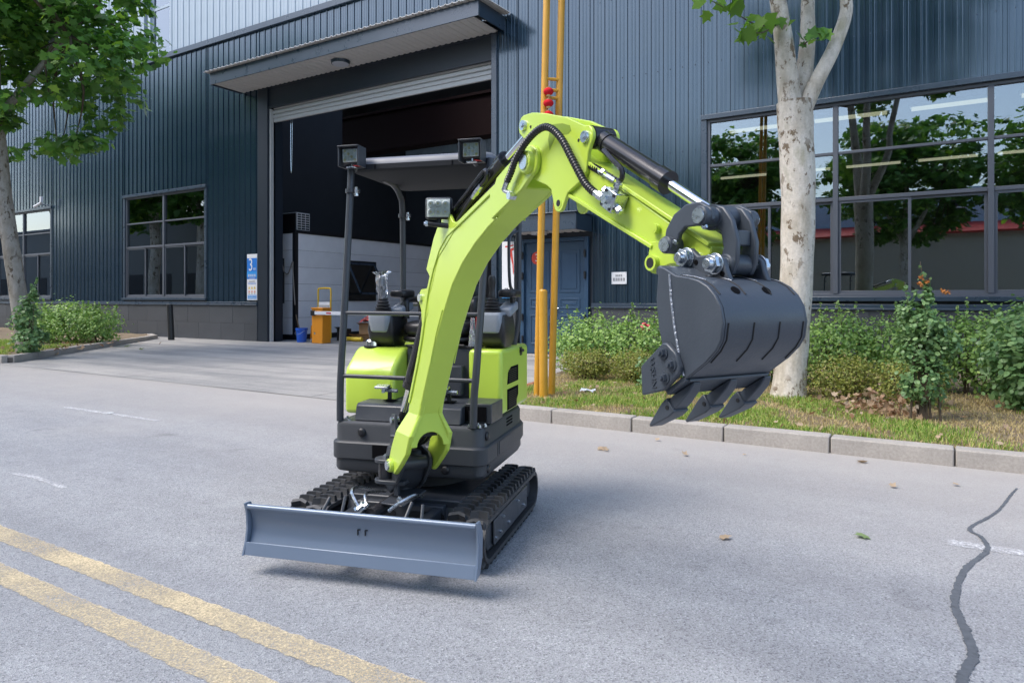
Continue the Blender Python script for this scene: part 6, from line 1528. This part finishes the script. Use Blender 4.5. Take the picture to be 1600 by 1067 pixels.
def shrub(name, base, blobs, n, size, label, m, shape=OVAL, seed=1, stems=6, group=None, spikes=0, up=.5, cat='shrub'):
    rg_ = np.random.default_rng(seed); rnd_ = random.Random(seed)
    t = tag(empty(name, base), label, cat, group); b0 = np.array(base)
    vol = [r_[0] * r_[1] * r_[2] for _, r_ in blobs]; tot = sum(v ** .7 for v in vol)
    pos, nr = [], []
    for (c, r_), v in zip(blobs, vol):
        k = int(n * v ** .7 / tot)
        # leaves gather in small tufts
        nt_ = max(6, k // 14); tc, td = blob_points(c, r_, nt_, rg_, .62)
        tr_ = .20 * (r_[0] * r_[1] * r_[2]) ** (1 / 3)
        idx = rg_.integers(0, nt_, k); pp = tc[idx] + rg_.normal(size=(k, 3)) * tr_
        dd = td[idx]
        keep_ = pp[:, 2] > .02
        pos.append(pp[keep_]); nr.append((dd * .7 + rg_.normal(size=dd.shape) * .5 + np.array([0, 0, up]))[keep_])
    q = MB()
    for k in range(stems):
        c, r_ = blobs[k % len(blobs)]
        a = rnd_.uniform(0, 6.28); x_, y_ = c[0] + r_[0] * .5 * math.cos(a), c[1] + r_[1] * .5 * math.sin(a)
        q.tube(smoothpath([(c[0] + rnd_.uniform(-.1, .1) * r_[0], c[1] + rnd_.uniform(-.1, .1) * r_[1], -.05), ((c[0] + x_) / 2, (c[1] + y_) / 2, c[2] * .5), (x_, y_, c[2] + r_[2] * .4)], 4), [.014] * 5 + [.010, .008, .006, .005], 5, False)
    for k in range(spikes):
        c, r_ = blobs[rnd_.randrange(len(blobs))]
        a = rnd_.uniform(0, 6.28); f_ = rnd_.uniform(0, .85); x_, y_ = c[0] + r_[0] * f_ * math.cos(a), c[1] + r_[1] * f_ * math.sin(a)
        h_ = rnd_.uniform(.16, .42); z0 = c[2] + r_[2] * .72 * math.sqrt(max(0, 1 - f_ * f_)); tip = Vector((x_ + rnd_.uniform(-.09, .09), y_ + rnd_.uniform(-.09, .09), z0 + h_))
        q.tube([(x_, y_, z0 - .15), tuple(tip)], [.005, .003], 4, False)
        kk = int(h_ / .018); tt = rg_.random(kk)[:, None]
        pos.append(np.array([[x_, y_, z0 - .05]]) * (1 - tt) + np.array([tuple(tip)]) * tt + rg_.normal(size=(kk, 3)) * (.026 * (1.1 - tt))); nr.append(rg_.normal(size=(kk, 3)) * .7 + np.array([0, 0, .6]))
    if len(q.v): q.build('stems', M['twig'], t)
    pos = np.concatenate(pos); nr = np.concatenate(nr)
    o = put('foliage', leaf_mesh('foliage', pos, nr, size * rg_.uniform(.6, 1.25, len(pos)), shape, rg_, cup=.3), M[m], t); tag(o, kind='stuff')
    return t
HG = 'hedge shrubs along the factory wall'
# tall hedge row behind, one plant after another
row = [(-5.15, 10.95, .62, .70, .92, 'leafy hedge shrub nearest the yellow poles and the path'), (-4.15, 11.0, .62, .66, .95, 'leafy hedge shrub with upright shoots second from the path'), (-3.2, 11.1, .60, .62, .98, 'leafy hedge shrub behind the side cutter of the bucket'),
       (-2.3, 11.1, .58, .60, .96, 'leafy hedge shrub hidden behind the bucket left of the tree'), (-1.3, 11.05, .60, .60, 1.00, 'leafy hedge shrub just right of the white trunk'), (-.35, 11.1, .60, .62, .98, 'leafy hedge shrub below the middle of the large window'), (.55, 11.2, .56, .62, 1.06, 'leafy hedge shrub with tall shoots behind the rose bush'), (1.35, 11.5, .58, .62, 1.12, 'leafy hedge shrub left of the round bush at the right edge')]
for i, (x_, y_, rx, ry, h_, lab) in enumerate(row):
    shrub('hedge_shrub', (x_, y_, .11), [((0, 0, h_ * .52), (rx, ry, h_ * .50)), ((rx * .35, -.12, h_ * .66), (rx * .6, ry * .6, h_ * .34)), ((-rx * .4, -.1, h_ * .60), (rx * .55, ry * .6, h_ * .36))], 4300, .058, lab, 'hedge', OVAL, 20 + i, 9, HG, 10)
# low yellowish box plants in front
bx = [(-4.75, 9.95, .40, .42, 'low yellow-green box clump beside the yellow poles'), (-3.95, 10.0, .36, .44, 'low yellow-green box clump left of the bucket teeth'), (-1.05, 9.75, .42, .50, 'low box clump with thin lower twigs just right of the white trunk'), (-.3, 9.6, .40, .46, 'low box clump between the white trunk and the rose bush')]
for i, (x_, y_, r_, h_, lab) in enumerate(bx):
    shrub('box_shrub', (x_, y_, .12), [((0, 0, h_ * .58), (r_, r_ * .9, h_ * .50)), ((r_ * .4, -.05, h_ * .6), (r_ * .6, r_ * .6, h_ * .42))], 4200, .034, lab, 'hedge_y' if i != 3 else 'hedge_y', OVAL, 60 + i, 14, 'low box clumps in the strip', 0)
shrub('round_shrub', (1.18, 9.95, .12), [((0, 0, .62), (.66, .62, .56)), ((-.25, -.2, .50), (.42, .4, .44)), ((.3, 0, .8), (.45, .45, .4))], 5200, .075, 'large round light green bush at the right edge of the picture', 'rose_leaf', ROUND, 71, 10, None, 6)
shrub('leafy_shrub', (-3.42, 9.35, .12), [((0, 0, .22), (.26, .24, .20)), ((.16, -.1, .34), (.2, .18, .2))], 900, .055, 'small leafy plant below the bucket side cutter', 'rose_leaf', OVAL, 73, 5)
# rose bush, tall and narrow with withered flowers
rb = shrub('rose_bush', (-.12, 8.42, .12), [((0, 0, .42), (.20, .20, .22)), ((-.05, .05, .72), (.18, .17, .24)), ((.06, 0, 1.00), (.15, .15, .22)), ((-.12, .0, 1.06), (.13, .13, .2)), ((.0, .0, 1.27), (.075, .075, .15)), ((.16, .0, .82), (.14, .13, .2)), ((.02, 0, 1.42), (.03, .03, .07))], 3200, .047, 'tall narrow rose bush with withered orange blooms near the kerb', 'rose_leaf', ROUND, 81, 9, None, 5)
q = MB()
for k in range(5):
    q.tube(smoothpath([(.02 * k - .04, 0, -.04), (.01 * k - .03, .01, .3), (.03 * k - .08, 0, .8)], 4), [.014, .014, .013, .012, .011, .010, .009, .008, .007], 6, False)
q.build('canes', M['twig'], rb)
for (x_, z_) in ((-.02, 1.50), (.03, 1.46), (-.03, 1.43), (.17, 1.36), (.21, 1.345)):
    rg_ = np.random.default_rng(int(z_ * 1000)); pos = np.array([[x_, -.03, z_]]) + rg_.normal(size=(16, 3)) * .012
    put('withered_bloom', leaf_mesh('withered_bloom', pos, rg_.normal(size=(16, 3)), np.full(16, .032), OVAL, rg_), M['petal_dry'], rb)
h1 = [o for o in bpy.data.objects if o.get('label', '') == row[1][5]][0]
rg_ = np.random.default_rng(5)
fl_ = put('rose_bloom', leaf_mesh('rose_bloom', rg_.normal(size=(30, 3)) * .03, rg_.normal(size=(30, 3)), np.full(30, .075), ROUND, rg_), M['petal'], None, Matrix.Translation(pxp(1008, 510, 11.2)))
tag(fl_, 'single pink rose bloom in the hedge left of the bucket', 'flower')
# dried leaf heap beside the rose bush is one mass
def scatter(name, n, area, size, m, z, seed, shape=PLANE, tilt=.5, zs=.03):
    rg_ = np.random.default_rng(seed); pos = []
    while len(pos) < n:
        p = area(rg_)
        if p is not None: pos.append((p[0], p[1], z + abs(rg_.normal()) * zs))
    pos = np.array(pos); nr = rg_.normal(size=pos.shape) * tilt + np.array([0, 0, 1.])
    return put(name, leaf_mesh(name, pos, nr, size * rg_.uniform(.5, 1.3, n), shape, rg_, cup=.6), M[m])
o = scatter('leaf_litter', 330, lambda r_: (-.55 + r_.normal() * .30, 8.75 + r_.normal() * .28), 0.06, 'dry_leaf', .12, 91, PLANE, .9, .10); tag(o, 'brown dry leaf heap beside the rose bush', 'leaf litter', kind='stuff')
def strip_pt(r_):
    x_, y_ = r_.uniform(-5.2, 2.2), r_.uniform(7.06, 10.4)
    if x_ < -4.66 - (y_ - 7) * .25: return None
    return x_, y_
o = scatter('fallen_leaf_scatter', 170, strip_pt, .058, 'dry_leaf', .15, 92, PLANE, .5, .02); tag(o, 'dry leaves scattered over the grass strip', 'leaf litter', kind='stuff')
o = scatter('fallen_leaf_scatter', 110, lambda r_: (r_.uniform(-22.5, -17.8), r_.uniform(7.2, 11)), .10, 'dry_leaf', .17, 93, PLANE, .5, .02); tag(o, 'dry leaves scattered over the left planter', 'leaf litter', kind='stuff')

# grass of the strip
def grass(name, n, area, h, m, label, seed, z=.11):
    rg_ = np.random.default_rng(seed); P = []
    while len(P) < n:
        xs = rg_.uniform(area[0], area[1], 4000); ys = rg_.uniform(area[2], area[3], 4000)
        for x_, y_ in zip(xs, ys):
            if x_ < -4.66 - (y_ - 7) * .25 and area[0] > -10: continue
            if area[0] < -10 and y_ > 7.15 - (x_ + 17.7) * 1.2 + .0: continue
            d = noise.noise(Vector((x_ * 1.1, y_ * 1.1, seed))) + .45 * noise.noise(Vector((x_ * 4, y_ * 4, seed + 2)))
            if y_ > 9.2: d -= (y_ - 9.2) * .5
            d -= .9 * math.exp(-((x_ + .35) ** 2 / .35 + (y_ - 8.7) ** 2 / .35)) + .8 * math.exp(-((x_ - .9) ** 2 / .5 + (y_ - 8.9) ** 2 / .5))
            if m == 'dry_grass': d = -.9 * d + .05
            if rg_.random() < .48 + 1.5 * d: P.append((x_, y_))
            if len(P) >= n: break
    P = np.array(P); zz = np.array([z + .03 * noise.noise(Vector((a * 1.3, b * 1.3, 3))) for a, b in P])
    L = h * rg_.uniform(.45, 1.3, n); a = rg_.uniform(0, 6.283, n); lean = rg_.uniform(.1, .9, n) * L; wd_ = rg_.uniform(.0028, .0055, n)
    dx, dy = np.cos(a), np.sin(a); co = np.zeros((n, 5, 3))
    b = np.stack([P[:, 0], P[:, 1], zz], 1); sd = np.stack([-dy, dx, 0 * dx], 1) * wd_[:, None]
    m_ = b + np.stack([dx * lean * .35, dy * lean * .35, L * .6], 1); t_ = b + np.stack([dx * lean, dy * lean, L * .95], 1)
    co[:, 0] = b - sd; co[:, 1] = b + sd; co[:, 2] = m_ + sd * .8; co[:, 3] = m_ - sd * .8; co[:, 4] = t_
    co = co.reshape(-1, 3); base = (np.arange(n) * 5)[:, None]
    me = bpy.data.meshes.new(name)
    quad = (base + np.array([[0, 1, 2, 3]])); tri = base + np.array([[3, 2, 4]])
    li = np.concatenate([quad, tri], 1).ravel(); ls = (np.arange(n) * 7)[:, None] + np.array([[0, 4]]); lt = np.tile([4, 3], n)
    me.vertices.add(len(co)); me.vertices.foreach_set('co', co.ravel()); me.loops.add(len(li)); me.loops.foreach_set('vertex_index', li.astype(np.int32))
    me.polygons.add(2 * n); me.polygons.foreach_set('loop_start', ls.ravel().astype(np.int32)); me.polygons.foreach_set('loop_total', lt.astype(np.int32)); me.update(calc_edges=True)
    return tag(put(name, me, M[m]), label, 'grass', kind='stuff')
grass('grass', 40000, (-5.3, 3.4, 7.04, 11.2), .065, 'grass', 'short green patchy grass on the planting strip', 1)
grass('dry_grass', 42000, (-5.3, 3.4, 7.04, 11.0), .05, 'dry_grass', 'short straw-coloured dry grass on the planting strip', 1)
grass('grass', 14000, (-24.0, -17.4, 7.15, 13.0), .09, 'grass', 'sparse green grass in the left planter', 2, .13)

# left planter shrubs
shrub('hedge_shrub', (-21.1, 10.5, .12), [((-.2, -.1, .55), (.85, .7, .5)), ((-1.1, -.55, .52), (.75, .65, .48)), ((.40, .30, .52), (.62, .6, .46))], 6500, .085, 'wide dark green shrub with long shoots in the left planter', 'hedge', OVAL, 101, 14, None, 26)
bpy.data.objects[-1] if False else None
shrub('leafy_shrub', (-17.85, 7.75, .12), [((0, 0, .35), (.35, .35, .3)), ((-.1, 0, .85), (.25, .25, .4)), ((.1, 0, 1.15), (.16, .16, .3))], 1300, .085, 'upright leafy sucker plant at the foot of the left tree', 'rose_leaf', ROUND, 103, 6, None, 5)

# yellow poles
pa = pxp(839, 618, 9.15); pb = pxp(861.5, 617, 9.2); 
tw = tag(empty('twin_pole', (pa.x, pa.y, .10)), 'pair of tall yellow steel poles joined by short rungs beside the path', 'pole'); o0 = Vector((pa.x, pa.y, .10))
tops = (pxp(855.6, -60, 9.15), pxp(879, -60, 9.2))
for p_, t2 in ((pa, tops[0]), (pb, tops[1])):
    q = MB(); q.cyl(Vector((p_.x, p_.y, .02)) - o0, t2 + (t2 - p_) * .25 - o0, .046, n=24); q.build('pole', M['yellow_pole'], tw)
for y_ in (126, 143, 155):
    z_ = CAM_H + (467 - y_) / 1080 * 9.2; f1 = (z_ - pa.z) / (tops[0].z - pa.z)
    A_ = pa.lerp(tops[0], f1); B_ = pb.lerp(tops[1], (z_ - pb.z) / (tops[1].z - pb.z)); q = MB(); q.tube([A_ - o0 + Vector((0, -.03, 0)), B_ - o0 + Vector((0, -.03, 0))], .022, 10); q.build('rung', M['yellow_pole'], tw)
sp_ = pxp(849.5, 620, 9.0); q = MB(); q.cyl((0, 0, -.08), (-.01, 0, 1.40), .056, n=26); q.cyl((-.01, 0, 1.40), (-.01, 0, 1.415), .056, .050, 26); q.cyl((.0, 0, -.05), (0, 0, -.02), .05, n=10)
so_ = q.build('bollard', M['yellow_pole'], None, Matrix.Translation((sp_.x, sp_.y, .10)))
tag(so_, 'short thick yellow bollard in front of the tall yellow poles', 'bollard')
q = MB(); q.cyl((-.01, 0, 1.4155), (-.01, 0, 1.425), .04, .035, 20); q.build('cap', M['yellow_pole'], so_)
# lantern string
lz = CAM_H + (467 - 126) / 1080 * 9.1; lp_ = pxp(858, 126, 9.05)
ls_ = tag(empty('lantern_string', lp_), 'string of red round lanterns with gold trim hung on the yellow poles', 'lantern')
q = MB(); q.tube([(0, 0, 0), (-.012, 0, -.45), (-.02, 0, -1.2)], .004, 5); q.build('cord', mat('pink_cord', (.7, .4, .4), .7), ls_)
for k in range(5):
    zc = -.145 - k * .152
    q = MB(); q.ball((-.01, 0, zc), .068, 24, 14, (1, 1, .74)); q.build('lantern', M['lantern'], ls_, smooth=60)
    q = MB(); q.cyl((-.01, 0, zc - .045), (-.01, 0, zc - .062), .03, .024, 14); q.cyl((-.01, 0, zc + .045), (-.01, 0, zc + .056), .025, .03, 14); q.build('gold_trim', mat('gold_trim', (.62, .5, .22), .4, .3), ls_)
q = MB()
for k in range(12): q.tube([(-.01 + .012 * math.cos(k), .012 * math.sin(k), -.83), (-.015 + .022 * math.cos(k), .022 * math.sin(k), -1.35)], .004, 4)
q.build('tassel', M['lantern'], ls_)
# leaning black post by the left wall
q = MB(); q.cyl((0, 0, -.05), (-.10, 0, 1.16), .10, n=18); lb = q.build('rubber_post', M['black_plastic'], None, Matrix.Translation((-21.55, 13.55, GZ)))
tag(lb, 'black post leaning before the left wall tiles', 'post'); q = MB(); q.cyl((-.099, 0, 1.155), (-.1005, 0, 1.175), .09, .08, 18); q.build('cap', M['black'], lb)

# fallen leaves and litter lying on the road, one by one
LV = [((-2.65, 5.92), .15, 'brown curled leaf near the kerb right of the tracks', 'dry_leaf'), ((-2.60, 5.86), .09, 'small brown leaf touching the large curled one near the kerb', 'dry_leaf'), ((-1.92, 6.06), .09, 'small pale brown leaf on the road before the bucket teeth', 'dry_leaf'), ((-1.054, 4.085), .10, 'orange brown leaf alone in mid-road right of the tracks', 'dry_leaf'), ((-.376, 4.53), .12, 'pale green leaf lying on the open road', 'green_leaf'), ((-.55, 6.60), .12, 'rust brown leaf against the kerb below the rose bush', 'dry_leaf'), ((.12, 6.15), .07, 'small orange leaf beside the tar-filled crack', 'dry_leaf'), ((-.28, 5.85), .08, 'pinkish scrap leaf left of the tar-filled crack', 'dry_leaf'), ((-2.35, 6.55), .07, 'tiny brown leaf at the foot of the kerb under the bucket', 'dry_leaf'), ((-1.47, 6.35), .05, 'dark brown scrap between kerb and mid-road', 'dry_leaf'), ((-19.6, 11.0), .22, 'green leaf on the apron beside the planter kerb', 'green_leaf'), ((-18.2, 10.6), .2, 'green twig leaf on the apron further from the planter kerb', 'green_leaf'), ((-18.2, 8.5), .18, 'brown leaf at the planter kerb end', 'dry_leaf')]
for i, (p_, s_, lab, mm) in enumerate(LV):
    rg_ = np.random.default_rng(200 + i); me = leaf_mesh('fallen_leaf', np.array([[0, 0, .012]]), np.array([[rg_.normal() * .25, rg_.normal() * .25, 1.]]), np.array([s_ * .72]), PLANE, rg_, cup=.9)
    tag(put('fallen_leaf', me, M[mm], None, Matrix.Translation((p_[0], p_[1], .006 if p_[0] > -10 else .035))), lab, 'leaf', 'fallen leaves on the road')
rnd = random.Random(8); q = MB()
rv = [(-.10 + .05 * i + rnd.uniform(-.01, .01), -.04 + .03 * j + rnd.uniform(-.01, .01), .02 + rnd.uniform(0, .05)) for j in range(4) for i in range(5)]
q.add(rv, [(j * 5 + i, j * 5 + i + 1, (j + 1) * 5 + i + 1, (j + 1) * 5 + i) for j in range(3) for i in range(4)])
pp = pxp(918, 608, 9.3); tag(q.build('plastic_scrap', M['litter'], None, Matrix.Translation((pp.x, pp.y, .13)), smooth=0), 'crumpled white plastic scrap on the grass near the yellow poles', 'litter')
q = MB(); q.add([(-.06, -.02, 0), (.05, -.03, .004), (.07, .02, .01), (-.03, .03, .006)], [(0, 1, 2, 3)]); tag(q.build('paper_scrap', M['litter'], None, Matrix.Translation((-8.6, 4.61, .008)), smooth=0), 'white paper scrap on the faded white road dash at left', 'litter')

# ================================================================== other side of the street, seen mirrored in the windows
ob = tag(empty('opposite_building', (-2, -17, 0)), 'pale blue and beige building with red eaves mirrored in the right window', 'building')
OI = Matrix.Translation((2, 17, 0))
q = MB(); q.box(-42, 30, -23, -20, 0, 5.4); q.build('wall', M['beige'], ob, OI)
q = MB(); q.add([(-42, -19.6, 5.3), (30, -19.6, 5.3), (30, -22.5, 6.1), (-42, -22.5, 6.1), (-42, -19.6, 5.42), (30, -19.6, 5.42), (30, -22.5, 6.22), (-42, -22.5, 6.22)], [(0, 1, 2, 3), (4, 7, 6, 5), (0, 4, 5, 1), (1, 5, 6, 2), (2, 6, 7, 3), (3, 7, 4, 0)]); q.build('roof', M['red_roof'], ob, OI)
q = MB(); q.box(-42, 30, -25, -22.6, 0, 8.4); q.build('upper_storey', M['pale_blue'], ob, OI)
for k in range(14):
    x_ = -38 + k * 4.8; q = MB(); q.box(x_, x_ + 1.1, -22.62, -22.55, 6.4, 7.9); wn = q.build('window', M['dark_room'], ob, OI)
    q = MB(); q.box(x_ - .05, x_ + 1.15, -22.55, -22.5, 7.1, 7.2); q.build('transom', M['white_paint'], wn)
fs_ = tag(empty('opposite_shed', (-95, -20, 0)), 'long grey shed across the street mirrored in the left windows', 'building')
q = MB(); q.box(-50, 50, -3, 0, 0, 11.0); q.build('wall', mat('grey_shed_wall', (.16, .17, .17), .7), fs_)
q = MB(); q.box(-50.3, 50.3, -3.3, .3, 11.0, 11.25); q.build('roof', mat('grey_shed_roof', (.2, .22, .24), .6), fs_)
for k in range(16):
    q = MB(); q.box(-46 + k * 6, -43 + k * 6, .0, .05, 1.6, 4.4); q.build('window', M['dark_room'], fs_)
q = MB(); q.box(-90, 70, -3.58, -3.4, -.02, .15); tag(q.build('far_kerb', M['kerb']), kind='structure')
def far_tree(x_, y_, lab, seed):
    return tree('plane_tree', (x_, y_, 0), [(x_, y_, -.05), (x_ + .05, y_, 1.5), (x_ - .05, y_ + .05, 3.0), (x_, y_, 4.2)], (.26, .22), [([(x_, y_, 4.0), (x_ + .8, y_ + .3, 5.5), (x_ + 1.4, y_ + .4, 7)], .14, .06), ([(x_, y_, 4.0), (x_ - .7, y_ - .2, 5.4), (x_ - 1.5, y_ - .3, 7)], .14, .06), ([(x_, y_, 4.0), (x_, y_ + .5, 5.8), (x_ + .1, y_ + 1, 7.5)], .12, .06)],
         ((x_, y_, 7.2), (3.6, 3.3, 3.3)), 9000, .27, lab, 'trees across the street', clump_n=190, seed=seed, clump_r=.7)
ft = far_tree(-1.3, -9.2, 'plane tree across the street mirrored in the middle window bay', 40)
ORD = ('second', 'third', 'fourth', 'fifth', 'sixth', 'seventh', 'eighth', 'ninth')
for i, (x_, rz, sc_) in enumerate(((-9.0, 4.0, 1.0), (-15.5, 2.1, 1.05), (-34, .8, 1.9), (-41.5, 3.9, 2.05), (-49, 5.0, 2.1), (-56.5, 1.4, 2.05), (-64, 2.8, 2.1), (-71, .3, 2.0))):
    c = ft.copy(); COL.objects.link(c); c.location = (x_, -9.4, 0); c.rotation_euler = (0, 0, rz); c.scale = (sc_, sc_, sc_)
    c['label'] = '%s plane tree from the right in the row across the street, mirrored in the facade' % ORD[i]
    for ch in list(ft.children):
        d = ch.copy(); COL.objects.link(d); d.parent = c
c = ft.copy(); COL.objects.link(c); c.location = (5.0, -9.2, 0); c.rotation_euler = (0, 0, 1.9); c['label'] = 'rightmost plane tree in the row across the street'
for ch in list(ft.children):
    d = ch.copy(); COL.objects.link(d); d.parent = c
